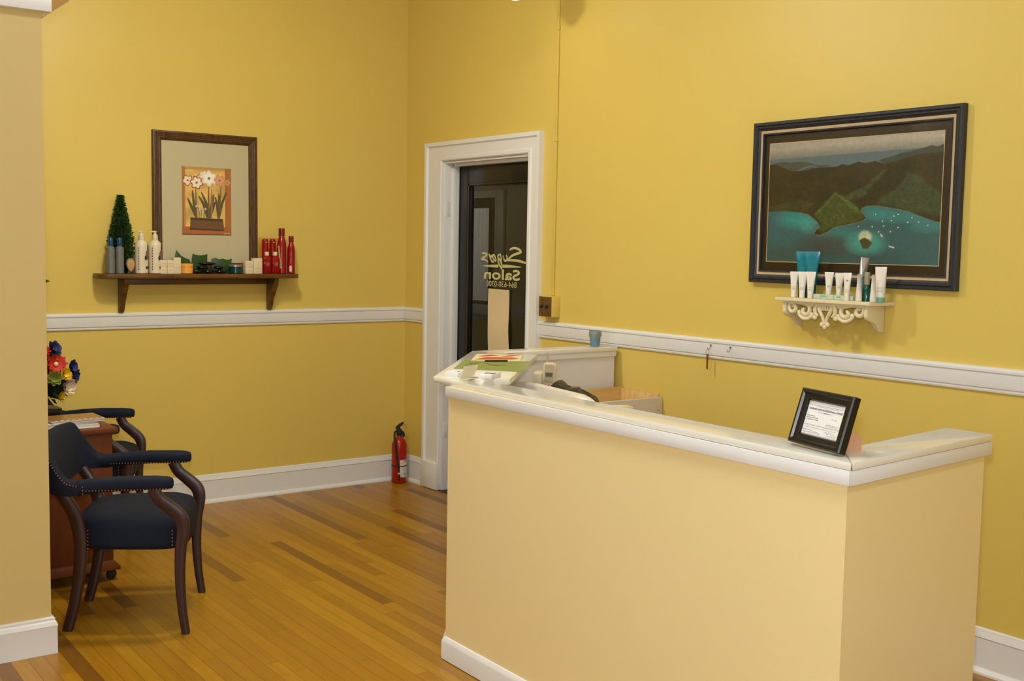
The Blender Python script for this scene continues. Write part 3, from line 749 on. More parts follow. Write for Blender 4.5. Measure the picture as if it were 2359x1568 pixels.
cards('card_stack', (-1.408, -2.832), (-1.382, -2.876), 0.085, 'white stack of business cards right of the clear holder', [(0.15, 0.4), (0.45, 0.65), (0.7, 0.92)])
bm = BM()
hp_ = [(-1.480, -2.800), (-1.398, -2.775)]
def slant(bm, a, b, off, z1, t=0.0022):
    A = [Vector((*a, ZS)), Vector((*b, ZS)), Vector((b[0]+off[0], b[1]+off[1], ZS+z1)), Vector((a[0]+off[0], a[1]+off[1], ZS+z1))]
    n_ = (A[1]-A[0]).cross(A[3]-A[0]).normalized()*t
    loft(bm, [[tuple(p) for p in A], [tuple(p+n_) for p in A]])
slant(bm, (-1.490, -2.826), (-1.405, -2.792), (0.040, 0.026), 0.044)
prism(bm, [(-1.490, -2.826), (-1.405, -2.792), (-1.385, -2.815), (-1.470, -2.849)], ZS, ZS+0.0025, 0.0006)
obj('card_holder', bm, M['acrylic'], label='empty clear acrylic card holder between the two white card stacks', cat='card holder', loc=(-1.43, -2.81, ZS))

cd = thing('candle_glass', 'frosted blue candle glass standing on the far end of the counter', 'candle', (-0.12, -1.985, ZT))
bm = BM(); lathe(bm, [(0.0205, 0.0015), (0.022, 0.004), (0.0265, 0.044), (0.0315, 0.054), (0.0315, 0.068), (0.029, 0.078), (0.0265, 0.078), (0.028, 0.066), (0.027, 0.055), (0.0255, 0.044)], seg=28); obj('glass_cup', bm, M['candleglass'], cd)
bm = BM(); lathe(bm, [(0.0225, 0.0025), (0.0262, 0.038), (0.0262, 0.040)], seg=28); obj('wax', bm, M['candlewax'], cd)

# framed licence
lc = thing('document_frame', 'black framed licence certificate leaning on an easel on the counter corner', 'picture frame', (-1.499, -4.330, ZT))
e = Vector((-0.2191, -0.9757, 0)); nb = Vector((0.9757, -0.2191, 0)); ta = R(17.5)
upv = math.cos(ta)*Vector((0, 0, 1))+math.sin(ta)*nb; outv = e.cross(upv)      # outv faces the camera side
if outv.dot(-nb) < 0: outv = -outv
LM = Matrix.Identity(4)
for i in range(3): LM[i][0] = e[i]; LM[i][1] = -outv[i]; LM[i][2] = upv[i]
lc.matrix_world = Matrix.Translation(Vector((-1.499, -4.330, ZT+0.006))) @ LM; MW[lc] = lc.matrix_world.copy()
fw, fh = 0.192, 0.140
bm = BM(); frame_ring(bm, fw, fh, [(0, -0.012), (0, 0.006), (0.003, 0.010), (0.010, 0.011), (0.014, 0.006), (0.025, 0.004), (0.028, -0.002), (0.028, -0.012)]); obj('frame', bm, M['frameblack'], lc, smooth=30)
bm = BM(); box(bm, 0.026, fw-0.026, 0.003, 0.006, 0.026, fh-0.026); doc = obj('certificate', bm, M['paperw'], lc, smooth=0)
dx0, dx1, dz0, dz1 = 0.028, fw-0.028, 0.028, fh-0.028
dw, dh = dx1-dx0, dz1-dz0
def ptext(bm, txt, u0, u1, v, h, off=0.0):
    t = fit(textmesh(txt, 0.01, off), (u1-u0)*dw, h*dh)
    merge(bm, t, Matrix.Translation((dx0+u0*dw, 0.0026, dz0+v*dh)) @ RX90)
bm = BM(); ptext(bm, 'BUSINESS AND PROFESSIONAL LICENSE', 0.06, 0.94, 0.755, 0.055, 0.00022); obj('heading', bm, M['ink'], doc, smooth=0)
bm = BM()
ptext(bm, 'This Must Be Displayed in a Conspicuous Place', 0.22, 0.82, 0.845, 0.035)
ptext(bm, 'Town of', 0.30, 0.43, 0.685, 0.036)
ptext(bm, ', SC', 0.61, 0.67, 0.68, 0.036)
box(bm, dx0+0.45*dw, dx0+0.60*dw, 0.0024, 0.0028, dz0+0.69*dh, dz0+0.715*dh)
for i, ws_ in enumerate((((0.03, 0.12), (0.14, 0.25)), ((0.03, 0.08), (0.10, 0.14), (0.16, 0.34)), ((0.03, 0.20), (0.22, 0.26), (0.28, 0.36)))):
    for u0, u1 in ws_: box(bm, dx0+u0*dw, dx0+u1*dw, 0.0024, 0.0028, dz0+(0.56-i*0.055)*dh, dz0+(0.578-i*0.055)*dh)
ptext(bm, '2007 - 2008', 0.70, 0.83, 0.55, 0.03)
ptext(bm, 'IS HEREBY LICENSED TO CARRY ON BUSINESS WITHIN THE TOWN', 0.03, 0.97, 0.275, 0.038)
ptext(bm, 'SUBJECT TO THE PROVISIONS OF ALL ORDINANCES OF THE TOWN', 0.08, 0.90, 0.20, 0.038)
ptext(bm, 'EXPIRES APRIL 30', 0.03, 0.28, 0.125, 0.035)
ptext(bm, 'ISSUED UNDER THE SEAL OF THE TOWN COUNCIL', 0.03, 0.52, 0.06, 0.035)
ptext(bm, 'LICENSE INSPECTOR', 0.68, 0.92, 0.06, 0.03)
for u0, u1, v in ((0.0, 1.0, 0.895), (0.0, 1.0, 0.02), (0.6, 0.97, 0.39), (0.3, 0.45, 0.11)):
    box(bm, dx0+u0*dw, dx0+u1*dw, 0.0024, 0.0028, dz0+v*dh, dz0+v*dh+0.0005)
obj('fine_print', bm, M['inkgrey'], doc, smooth=0)
bm = BM()
ax2 = lambda u, v, t: (dx0+u*dw, 0.0028-t, dz0+v*dh)
ribbon(bm, [(0.60, 0.13), (0.66, 0.18), (0.70, 0.12), (0.75, 0.19), (0.80, 0.13), (0.86, 0.15), (0.94, 0.10)], 0.008, ax2, 0)
ribbon(bm, [(0.58, 0.36), (0.66, 0.39), (0.72, 0.34), (0.80, 0.37), (0.92, 0.33)], 0.010, ax2, 0)
obj('signature', bm, M['inkgrey'], doc, smooth=0)
bm = BM(); box(bm, 0.012, fw-0.012, 0.0062, 0.011, 0.012, fh-0.012); obj('backing', bm, M['easel'], lc, smooth=0)
# easel leg, opened backwards (foot rests on the counter)
bm = BM()
A = [Vector((-1.478, -4.4605, ZT+0.088)), Vector((-1.430, -4.493, ZT+0.048)), Vector((-1.430, -4.493, ZT+0.0015)), Vector((-1.497, -4.468, ZT+0.0015))]
A = [Vector((-1.498, -4.452, ZT+0.078)), Vector((-1.447, -4.506, ZT+0.036)), Vector((-1.447, -4.506, ZT+0.0015)), Vector((-1.488, -4.464, ZT+0.0015))]
th = Vector((0.002, 0.002, 0))
loft(bm, [[tuple(p) for p in A], [tuple(p+th) for p in A]]); obj('easel_leg', bm, M['easel'], lc, world=True, smooth=0)

# ------------------------------------------------------------------ right wall: switch, raceway, key hooks
sw = thing('light_switch', 'brown double switch plate on a yellow surface box beside the door', 'light switch', (0, -1.50, 1.13))
bm = BM(); box(bm, -0.055, -0.001, -1.560, -1.452, 1.133, 1.242, 0.003); obj('switch_box', bm, M['wall'], sw, world=True)
bm = BM(); box(bm, -0.0595, -0.055, -1.5575, -1.4545, 1.1355, 1.2395, 0.002); pl = obj('switch_plate', bm, M['switchplate'], sw, world=True)
for y in (-1.484, -1.527):
    bm = BM(); prism(bm, [(-0.0595, 1.182), (-0.075, 1.178), (-0.074, 1.188), (-0.0595, 1.198)], y-0.005, y+0.005, 0.001, axis='y'); obj('toggle', bm, M['switchdark'], sw, world=True)
    for z in (1.152, 1.222):
        bm = BM(); sph(bm, (-0.0595, y, z), 0.003, u=8, v=6); obj('screw', bm, M['switchdark'], pl, world=True)
bm = BM(); box(bm, -0.012, -0.001, -1.5145, -1.4985, 1.243, 3.79, 0.003)
for z in (2.05, 2.62): box(bm, -0.014, -0.001, -1.518, -1.495, z, z+0.02, 0.002)
obj('wire_raceway', bm, M['wall'], label='thin yellow-painted wiring channel running up the wall from the switch', cat='cable cover', loc=(0, -1.506, 1.243))
def hookobj(y, label):
    t = thing('wall_hook', label, 'hook', (-0.017, y, 1.066))
    bm = BM(); sph(bm, (-0.002, 0, 0.008), 0.0045, u=8, v=6); tube(bm, [(-0.002, 0, 0.006), (-0.008, 0, -0.004), (-0.015, 0, -0.012), (-0.020, 0, -0.008), (-0.021, 0, 0.0)], 0.0014, 6, 4)
    obj('hook_wire', bm, M['hook'], t); return t
hookobj(-2.658, 'small steel hook on the white rail holding a key')
hookobj(-2.774, 'small empty steel hook on the white rail right of the key')
ky = thing('key', 'brass key on a thin ring hanging below the white rail', 'key', (-0.036, -2.656, 1.0))
bm = BM()
pts = [(0.0, 0.011*math.cos(a), 0.045+0.011*math.sin(a)) for a in np.linspace(0, 2*PI, 21)]
tube(bm, [(p[0], p[1], p[2]) for p in pts], 0.0007, 6); obj('key_ring', bm, M['hook'], ky)
bm = BM(); prism(bm, [(-0.0055, 0.036), (0.0055, 0.036), (0.006, 0.020), (0.004, 0.014), (0.0045, -0.028), (0.001, -0.034), (-0.004, -0.032), (-0.004, 0.014), (-0.006, 0.020)], -0.0012, 0.0012, 0.0004, axis='x'); obj('key_blade', bm, M['keygold'], ky)

# paper towel sheet taped on the door glass
bm = BM(); n = 14; rows = []
for i in range(n+1):
    v = i/n; z = 1.252-v*0.47
    dx = 0.004*math.sin(v*9); dyl = 0.006*math.sin(v*7)-0.012*max(0, v-0.7)*0
    rows.append([(GX-0.010+dx, -0.776+dyl+0.003*math.sin(v*11), z), (GX-0.010+dx, -0.981+dyl*0.6, z-0.002), (GX-0.0094+dx, -0.981+dyl*0.6, z-0.002), (GX-0.0094+dx, -0.776+dyl+0.003*math.sin(v*11), z)])
loft(bm, rows); obj('paper_sheet', bm, M['paper'], smooth=60, label='long cream paper sheet taped to the door glass below the lettering', cat='paper', loc=(GX-0.01, -0.88, 0.785))

# ------------------------------------------------------------------ pictures
def inpoly(u, v, P):
    c = np.zeros(u.shape, bool); n = len(P)
    for i in range(n):
        x0, y0 = P[i]; x1, y1 = P[(i+1) % n]
        if y0 == y1: continue
        k = ((v > min(y0, y1)) & (v <= max(y0, y1)) & (u < x0+(v-y0)*(x1-x0)/(y1-y0)))
        c ^= k
    return c
def blurf(a, n):
    for _ in range(n):
        p = np.pad(a, 1, mode='edge')
        a = (p[1:-1, 1:-1]*4+p[:-2, 1:-1]*2+p[2:, 1:-1]*2+p[1:-1, :-2]*2+p[1:-1, 2:]*2+p[:-2, :-2]+p[2:, 2:]+p[:-2, 2:]+p[2:, :-2])/16
    return a
def noisef(nu, nv, s, seed):
    rs = np.random.RandomState(seed); g = rs.rand(int(nv/s)+3, int(nu/s)+3)
    yy = np.arange(nv)/s; xx = np.arange(nu)/s
    y0 = yy.astype(int); x0 = xx.astype(int); fy = (yy-y0)[:, None]; fx = (xx-x0)[None, :]
    a = g[y0][:, x0]; b = g[y0][:, x0+1]; c = g[y0+1][:, x0]; d = g[y0+1][:, x0+1]
    return (a*(1-fx)+b*fx)*(1-fy)+(c*(1-fx)+d*fx)*fy
def painted(name, w, h, img, mat, parent, y, x0, z0):
    nv, nu = img.shape[:2]
    xs = np.linspace(0, w, nu); zs = np.linspace(0, h, nv)
    verts = [(x0+x, y, z0+z) for z in zs for x in xs]
    faces = [(j*nu+i, j*nu+i+1, (j+1)*nu+i+1, (j+1)*nu+i) for j in range(nv-1) for i in range(nu-1)]
    me = bpy.data.meshes.new(name); me.from_pydata(verts, [], faces)
    ca = me.color_attributes.new('Col', 'FLOAT_COLOR', 'POINT')
    c = img/255.0; c = np.where(c <= 0.04045, c/12.92, ((c+0.055)/1.055)**2.4)
    ca.data.foreach_set('color', np.concatenate([c.reshape(-1, 3), np.ones((nu*nv, 1))], 1).astype(np.float32).ravel())
    me.materials.append(mat)
    o = bpy.data.objects.new(name, me); COL.objects.link(o); o.parent = parent; MW[o] = MW[parent]
    return o
def paint(img, mask, col, soft=0):
    a = mask.astype(float)
    if soft: a = blurf(a, soft)
    img[:] = img*(1-a[..., None])+np.array(col, float)*a[..., None]

def landscape():
    nu, nv = 460, 290
    u, v = np.meshgrid(np.linspace(0, 1, nu), np.linspace(0, 1, nv))
    img = np.zeros((nv, nu, 3))
    hz = 0.864+0.021*u
    sky = np.array([172, 162, 140.])*np.ones((nv, nu, 1)); low = np.array([124, 124, 112.])
    t = np.clip((v-hz)/0.08, 0, 1)[..., None]; img[:] = low*(1-t)+sky*t
    img *= (0.93+0.10*u[..., None])
    sea = v < hz
    img[sea] = np.array([90, 106, 106.])
    isl = [(0.002, 0.824), (0.042, 0.836), (0.087, 0.844), (0.133, 0.833), (0.19, 0.837), (0.253, 0.823), (0.303, 0.8), (0.364, 0.796), (0.389, 0.782), (0.304, 0.775), (0.23, 0.758), (0.148, 0.748), (0.003, 0.791)]
    paint(img, inpoly(u, v, isl), (72, 76, 62), 1)
    paint(img, ((np.abs(v-0.772-0.02*np.sin(u*30)) < 0.006) & (u > 0.1) & (u < 0.3)), (98, 112, 108), 1)
    back = [(0.657, 0.809), (0.693, 0.822), (0.725, 0.831), (0.773, 0.853), (0.816, 0.863), (0.84, 0.866), (0.868, 0.876), (0.899, 0.884), (0.935, 0.9), (0.966, 0.886), (1.003, 0.905), (1.008, 0.774), (0.765, 0.773), (0.694, 0.779)]
    paint(img, inpoly(u, v, back), (62, 70, 56), 1)
    water = v < 0.5
    wcol = np.array([58, 94, 92.])
    img[water] = wcol
    def glow(cx, cy, rx, ry, col, k=1.0):
        a = np.clip(1-((u-cx)/rx)**2-((v-cy)/ry)**2, 0, 1)*k*water
        img[:] = img*(1-a[..., None])+np.array(col, float)*a[..., None]
    glow(0.19, 0.36, 0.16, 0.10, (48, 140, 130), 0.9); glow(0.26, 0.31, 0.07, 0.09, (70, 150, 138), 0.7)
    glow(0.66, 0.40, 0.12, 0.07, (58, 138, 130), 0.7); glow(0.82, 0.37, 0.24, 0.06, (58, 136, 128), 0.7)
    glow(0.95, 0.30, 0.14, 0.07, (64, 140, 136), 0.6); glow(0.45, 0.25, 0.14, 0.08, (58, 120, 108), 0.8)
    glow(0.36, 0.13, 0.22, 0.12, (70, 72, 62), 0.95); glow(0.10, 0.06, 0.2, 0.1, (62, 76, 66), 0.6); glow(0.62, 0.04, 0.25, 0.07, (62, 78, 72), 0.7)
    glow(0.605, 0.165, 0.14, 0.115, (70, 150, 132), 1.0)
    land = [(-0.004, 0.821), (0.049, 0.821), (0.115, 0.777), (0.154, 0.758), (0.198, 0.76), (0.242, 0.762), (0.279, 0.775), (0.328, 0.778), (0.365, 0.778), (0.419, 0.777), (0.454, 0.797), (0.49, 0.783), (0.547, 0.808), (0.587, 0.793), (0.643, 0.805), (0.694, 0.779), (0.764, 0.8), (0.817, 0.82), (0.89, 0.841), (1.008, 0.841), (1.006, 0.325), (0.97, 0.332), (0.912, 0.363), (0.88, 0.382), (0.847, 0.405), (0.777, 0.429), (0.705, 0.447), (0.665, 0.46), (0.609, 0.458), (0.578, 0.444), (0.571, 0.418), (0.588, 0.386), (0.601, 0.362), (0.584, 0.342), (0.544, 0.326), (0.498, 0.313), (0.457, 0.303), (0.415, 0.288), (0.38, 0.255), (0.344, 0.231), (0.3, 0.232), (0.312, 0.266), (0.337, 0.291), (0.316, 0.337), (0.287, 0.37), (0.258, 0.399), (0.214, 0.412), (0.156, 0.423), (0.091, 0.43), (-0.008, 0.422)]
    lm = inpoly(u, v, land)
    shore = (blurf(lm.astype(float), 2) > 0.05) & ~lm & (v < 0.47)
    paint(img, shore & (u > 0.2), (112, 108, 80), 0)
    paint(img, lm, (54, 48, 22), 0)
    def soft(P, col, s, k=1.0):
        a = blurf(inpoly(u, v, P).astype(float), s)*lm*k
        img[:] = img*(1-a[..., None])+np.array(col, float)*a[..., None]
    soft([(0.698, 0.742), (0.707, 0.73), (0.632, 0.623), (0.584, 0.522), (0.492, 0.508), (0.479, 0.548), (0.576, 0.602), (0.647, 0.686)], (66, 76, 44), 10)
    soft([(0.826, 0.708), (0.886, 0.675), (0.929, 0.613), (1.004, 0.536), (1.005, 0.37), (0.885, 0.393), (0.749, 0.448), (0.654, 0.473), (0.691, 0.527), (0.771, 0.603)], (62, 72, 42), 14)
    soft([(0.0, 0.43), (0.25, 0.42), (0.3, 0.5), (0.2, 0.52), (0.0, 0.47)], (62, 60, 30), 8)
    soft([(0.296, 0.395), (0.337, 0.453), (0.372, 0.518), (0.413, 0.57), (0.468, 0.532), (0.522, 0.475), (0.558, 0.426), (0.583, 0.386), (0.592, 0.362), (0.544, 0.33), (0.474, 0.313), (0.403, 0.288), (0.349, 0.246), (0.318, 0.27), (0.341, 0.312)], (68, 76, 32), 7)
    soft([(0.29, 0.395), (0.373, 0.502), (0.413, 0.573), (0.43, 0.57), (0.38, 0.48), (0.31, 0.39)], (84, 100, 44), 2, 0.8)
    soft([(0.413, 0.573), (0.47, 0.535), (0.56, 0.44), (0.585, 0.38), (0.54, 0.41), (0.47, 0.50)], (84, 100, 44), 3, 0.8)
    nz = noisef(nu, nv, 3, 1)*0.45+noisef(nu, nv, 8, 2)*0.3+noisef(nu, nv, 26, 8)*0.25
    img[lm] *= (0.70+0.60*nz[lm])[:, None]
    nz = noisef(nu, nv, 5, 3); img[~lm] *= (0.96+0.08*nz[~lm])[:, None]
    a = np.clip((1-((u-0.602)/0.045)**2-((v-0.212)/0.062)**2)*1.6, 0, 1)[..., None]*(0.6+0.4*noisef(nu, nv, 6, 12))[..., None]; img[:] = img*(1-a)+np.array([214, 200, 160.])*a
    paint(img, inpoly(u, v, [(0.569, 0.185), (0.583, 0.198), (0.6, 0.208), (0.623, 0.191), (0.645, 0.165), (0.63, 0.139), (0.622, 0.121), (0.591, 0.121), (0.581, 0.153)]), (70, 72, 34), 1)
    for bx, by in [(0.656, 0.39), (0.757, 0.374), (0.778, 0.388), (0.852, 0.359), (0.695, 0.335), (0.744, 0.339), (0.831, 0.326), (0.888, 0.327), (0.562, 0.295), (0.64, 0.293), (0.703, 0.299), (0.781, 0.286), (0.936, 0.303), (0.676, 0.254), (0.741, 0.255), (0.693, 0.22)]:
        paint(img, (((u-bx)/0.0042)**2+((v-by)/0.005)**2 < 1), (205, 195, 165))
    paint(img, (np.abs((v-0.136)+0.35*(u-0.751)) < 0.005) & (np.abs(u-0.751) < 0.015), (210, 205, 185))
    paint(img, (np.abs((v-0.225)+1.2*(u-0.693)) < 0.008) & (np.abs(u-0.693) < 0.007), (200, 190, 165))
    return img
lp_ = thing('landscape_picture', 'large dark framed island bay photograph on the right wall above the white shelf', 'picture', (0, -2.872, 1.366), R(-90))
fw2, fh2 = 0.976, 0.672
bm = BM(); frame_ring(bm, fw2, fh2, [(0, 0.0015), (0, 0.026), (0.004, 0.030), (0.012, 0.030), (0.015, 0.026), (0.018, 0.029), (0.024, 0.028), (0.027, 0.022), (0.034, 0.018), (0.036, 0.0015)]); obj('frame', bm, M['navyframe'], lp_, smooth=30)
bm = BM(); frame_ring(bm, fw2-0.07, fh2-0.07, [(0, 0.002), (0, 0.017), (0.012, 0.014), (0.012, 0.002)], 0.035, 0.035); obj('liner', bm, M['liner'], lp_, smooth=30)
bm = BM(); frame_ring(bm, fw2-0.093, fh2-0.093, [(0, 0.002), (0, 0.019), (0.006, 0.018), (0.008, 0.010), (0.008, 0.002)], 0.0465, 0.0465); obj('inner_bead', bm, M['navyframe'], lp_, smooth=30)
bm = BM()
for a, b, c_, d in ((0.053, 0.0785, 0.053, fh2-0.053), (fw2-0.0835, fw2-0.053, 0.053, fh2-0.053), (0.0785, fw2-0.0835, 0.053, 0.090), (0.0785, fw2-0.0835, 0.582, fh2-0.053)): box(bm, a, b, -0.0075, -0.002, c_, d)
obj('mat_board', bm, M['darkmat'], lp_, smooth=0)
bm = BM(); frame_ring(bm, 0.818, 0.496, [(0, 0.0066), (0, 0.0082), (0.0026, 0.0082), (0.0026, 0.0066)], 0.0765, 0.088); obj('mat_bevel', bm, M['liner'], lp_, smooth=0)
painted('print', 0.814, 0.492, landscape(), M['photo'], lp_, -0.0072, 0.0785, 0.090)
bm = BM(); box(bm, 0.05, fw2-0.05, -0.0125, -0.0105, 0.05, fh2-0.05); obj('glazing', bm, glassmat('picture_glass', ior=1.25), lp_, smooth=0)

def flowers():
    nu, nv = 230, 300
    u, v = np.meshgrid(np.linspace(0, 1, nu), np.linspace(0, 1, nv))
    c = lambda x, y: ((x-458)/527.0, 1-(y-490)/712.0)
    img = np.zeros((nv, nu, 3)); img[:] = (214, 176, 96)
    nz = noisef(nu, nv, 22, 5)[..., None]; img[:] = img*(0.86+0.26*nz)
    paint(img, v > 0.955, (196, 146, 78), 4)
    def P(pts): return inpoly(u, v, [c(*p) for p in pts])
    paint(img, (u < 0.075), (188, 132, 70), 1); paint(img, (u > 0.03) & (u < 0.045), (140, 90, 44), 1); paint(img, (u > 0.068) & (u < 0.078), (150, 98, 50), 0)
    paint(img, (u > 0.87), (176, 106, 48), 1); paint(img, (u > 0.87) & (u < 0.90), (158, 110, 60), 1)
    paint(img, v < 0.125, (170, 100, 44), 1); paint(img, v < 0.02, (60, 38, 20), 0)
    def stroke(pts, w, col):
        q = catmull([(*c(*p), 0) for p in pts], 40); m = np.zeros(u.shape, bool); n = len(q)
        for i, a in enumerate(q):
            ww = w/527.0*(0.35+0.65*math.sin(PI*(0.15+0.85*i/n)))
            m |= ((u-a.x)**2+((v-a.y)*712/527)**2 < ww*ww)
        paint(img, m, col)
    ol = (92, 80, 44); ol2 = (112, 94, 52)
    for a in ([(615, 1020), (560, 900), (525, 820)], [(610, 1020), (590, 880), (572, 740)], [(725, 1010), (690, 880), (640, 795)], [(735, 1010), (720, 880), (668, 755)], [(745, 1010), (775, 880), (800, 770)], [(755, 1010), (790, 900), (812, 850)], [(845, 1015), (835, 900), (815, 800)], [(850, 1015), (880, 880), (930, 745)], [(850, 1015), (855, 860), (850, 760)]):
        stroke(a, 15, ol)
    stroke([(770, 1015), (775, 880), (775, 715)], 10, (150, 110, 70))
    for a in ([(618, 1020), (612, 860), (608, 700)], [(742, 1020), (742, 850), (745, 670)], [(850, 1020), (865, 850), (877, 665)]): stroke(a, 8, ol2)
    for a in ([(640, 1020), (640, 950), (620, 900)], [(660, 1020), (665, 950), (650, 920)], [(690, 1020), (695, 960), (710, 925)]): stroke(a, 6, (120, 104, 70)); 
    for x, y in ((612, 900), (650, 935), (708, 925), (680, 960), (645, 900)): paint(img, (((u-c(x, y)[0])/0.02)**2+((v-c(x, y)[1])/0.016)**2 < 1), (216, 204, 176), 1)
    paint(img, P([(550, 1018), (895, 1028), (905, 1150), (545, 1142)]), (112, 78, 42)); paint(img, P([(552, 1018), (893, 1026), (893, 1050), (550, 1044)]), (72, 56, 30), 1); paint(img, P([(545, 1128), (905, 1140), (905, 1152), (545, 1145)]), (64, 46, 26), 1)
    def bloom(x, y, r, col, edge, n=6, rot=0.0):
        cx, cy = c(x, y); du = (u-cx)*527/r; dv = (v-cy)*712/r
        rr = np.sqrt(du**2+dv**2); an = np.arctan2(dv, du)+rot
        pet = 0.86+0.14*np.cos(n*an)
        paint(img, rr < pet, edge); paint(img, rr < pet*0.80, col); paint(img, rr < 0.16, (120, 110, 50), 1)
    bloom(525, 635, 62, (236, 222, 196), (176, 92, 66), 5, 0.4); bloom(660, 600, 46, (226, 190, 160), (176, 92, 66), 5, 0.9)
    bloom(618, 655, 74, (240, 228, 206), (170, 80, 60), 6, 0.2); bloom(695, 575, 48, (236, 228, 208), (222, 208, 180), 5)
    bloom(748, 605, 86, (244, 240, 226), (226, 214, 190), 6, 0.5); bloom(862, 622, 64, (222, 158, 118), (206, 140, 100), 6, 0.1); bloom(942, 640, 40, (204, 150, 100), (190, 132, 84), 5)
    paint(img, (np.abs(v-0.032) < 0.006) & (u > 0.84) & (u < 0.97), (206, 170, 120), 1)
    return img
fl_ = thing('flower_picture', 'brown framed amaryllis print with wide cream mat standing behind the wooden shelf', 'picture', (-1.622, -0.004, 1.326))
fl_.rotation_euler = (R(-0.6), 0, 0); MW[fl_] = Matrix.Translation((-1.622, -0.004, 1.326)) @ Matrix.Rotation(R(-0.6), 4, 'X')
fw3, fh3 = 0.609, 0.772
bm = BM(); frame_ring(bm, fw3, fh3, [(0, 0.0), (0, 0.018), (0.004, 0.026), (0.010, 0.028), (0.013, 0.025), (0.018, 0.028), (0.023, 0.025), (0.028, 0.028), (0.033, 0.025), (0.038, 0.027), (0.045, 0.022), (0.051, 0.016), (0.053, 0.0)]); obj('frame', bm, M['framewood'], fl_, smooth=30)
bm = BM(); frame_ring(bm, fw3-0.10, fh3-0.10, [(0, 0.003), (0, 0.0115), (0.112, 0.0115), (0.112, 0.003)], 0.05, 0.05)
bm.free(); bm = BM()
px0, px1, pz0, pz1 = 0.164, 0.452, 0.206, 0.583
for a, b, c_, d in ((0.05, px0, 0.05, fh3-0.05), (px1, fw3-0.05, 0.05, fh3-0.05), (px0, px1, 0.05, pz0), (px0, px1, pz1, fh3-0.05)): box(bm, a, b, -0.0115, -0.004, c_, d)
obj('mat_board', bm, M['mat'], fl_, smooth=0)
painted('print', px1-px0+0.004, pz1-pz0+0.004, flowers(), M['print'], fl_, -0.0095, px0-0.002, pz0-0.002)
bm = BM(); box(bm, 0.048, fw3-0.048, -0.0155, -0.0145, 0.048, fh3-0.048); obj('glazing', bm, glassmat('print_glass', ior=1.15), fl_, smooth=0)

# ------------------------------------------------------------------ wooden shelf (rear wall)
ZW = 1.318
ws = thing('wall_shelf', 'long walnut wooden wall shelf with two brackets on the rear wall', 'shelf', (-1.38, 0, ZW))
bm = BM(); prism(bm, [(-1.945, -0.006), (-1.945, -0.09), (-1.935, -0.125), (-1.905, -0.145), (-0.83, -0.145), (-0.805, -0.125), (-0.803, -0.09), (-0.803, -0.006)], ZW-0.025, ZW, 0.005, seg=2); bm2 = bm; obj('shelf_board', bm, M['shelfwood'], ws, world=True)
bm = BM(); box(bm, -1.785, -0.955, -0.024, -0.004, ZW-0.062, ZW-0.026, 0.003); obj('back_rail', bm, M['shelfwood'], ws, world=True)
for x in (-1.80, -0.94):
    zt = ZW-0.0255
    prof = [(-0.003, zt), (-0.125, zt), (-0.125, zt-0.018), (-0.112, zt-0.035), (-0.098, zt-0.058), (-0.088, zt-0.080), (-0.062, zt-0.105), (-0.052, zt-0.130), (-0.040, zt-0.155), (-0.034, zt-0.180), (-0.020, zt-0.188), (-0.003, zt-0.186)]
    bm = BM(); prism(bm, prof, x-0.013, x+0.013, 0.004, axis='x', seg=2); obj('bracket', bm, M['shelfwood'], ws, world=True)

def lathed(name, parent, prof, mat, seg=24, **kw):
    bm = BM(); lathe(bm, prof, seg=seg, **kw); return obj(name, bm, mat, parent)
Zs = ZW+0.0006
# topiary
tp = thing('potted_topiary', 'cone-shaped green topiary in a dark pot at the left shelf end', 'plant', (-1.806, -0.046, Zs))
lathed('pot', tp, [(0.030, 0), (0.033, 0.004), (0.039, 0.06), (0.042, 0.068), (0.040, 0.07), (0.037, 0.066)], M['potblack'], sy=0.9)
bm = BM(); lathe(bm, [(0.02, 0.06), (0.036, 0.10), (0.038, 0.17), (0.030, 0.25), (0.017, 0.34), (0.003, 0.40)], seg=16, sy=0.55); st = obj('core', bm, M['soil'], tp)
bm = BM()
def leaf(bm, p, d, s, w, curl=0.25, mi=0):
    d = d.normalized(); side = d.cross(Vector((0, 0, 1)))
    if side.length < 1e-3: side = Vector((1, 0, 0))
    side.normalize(); side = (Matrix.Rotation(random.uniform(-1.2, 1.2), 3, d) @ side)
    nn = side.cross(d)
    a = bm.verts.new(p); b = bm.verts.new(p+d*s*0.5+side*w*0.5+nn*curl*w*0.5); c_ = bm.verts.new(p+d*s); e_ = bm.verts.new(p+d*s*0.5-side*w*0.5+nn*curl*w*0.5); m_ = bm.verts.new(p+d*s*0.5)
    for f in ((a, m_, b), (b, m_, c_), (a, e_, m_), (m_, e_, c_)): bm.faces.new(f).material_index = mi
for i in range(2400):
    z = 0.065+0.355*(1-math.sqrt(random.random()))if random.random() < 0.5 else random.uniform(0.07, 0.41)
    rmax = 0.058*min(1, 0.75+(z-0.06)/0.16) if z < 0.16 else max(0.001, 0.058-0.056*((z-0.16)/0.26)**1.05)
    a = random.uniform(0, 2*PI); rr = rmax*random.uniform(0.62, 1.12)
    p = Vector((rr*math.cos(a), rr*math.sin(a)*0.5, z))
    d = Vector((math.cos(a), math.sin(a)*0.9, random.uniform(-0.2, 1.1)))
    leaf(bm, p, d, random.uniform(0.013, 0.022), random.uniform(0.010, 0.016))
obj('foliage', bm, M['foliage'], tp, smooth=0)
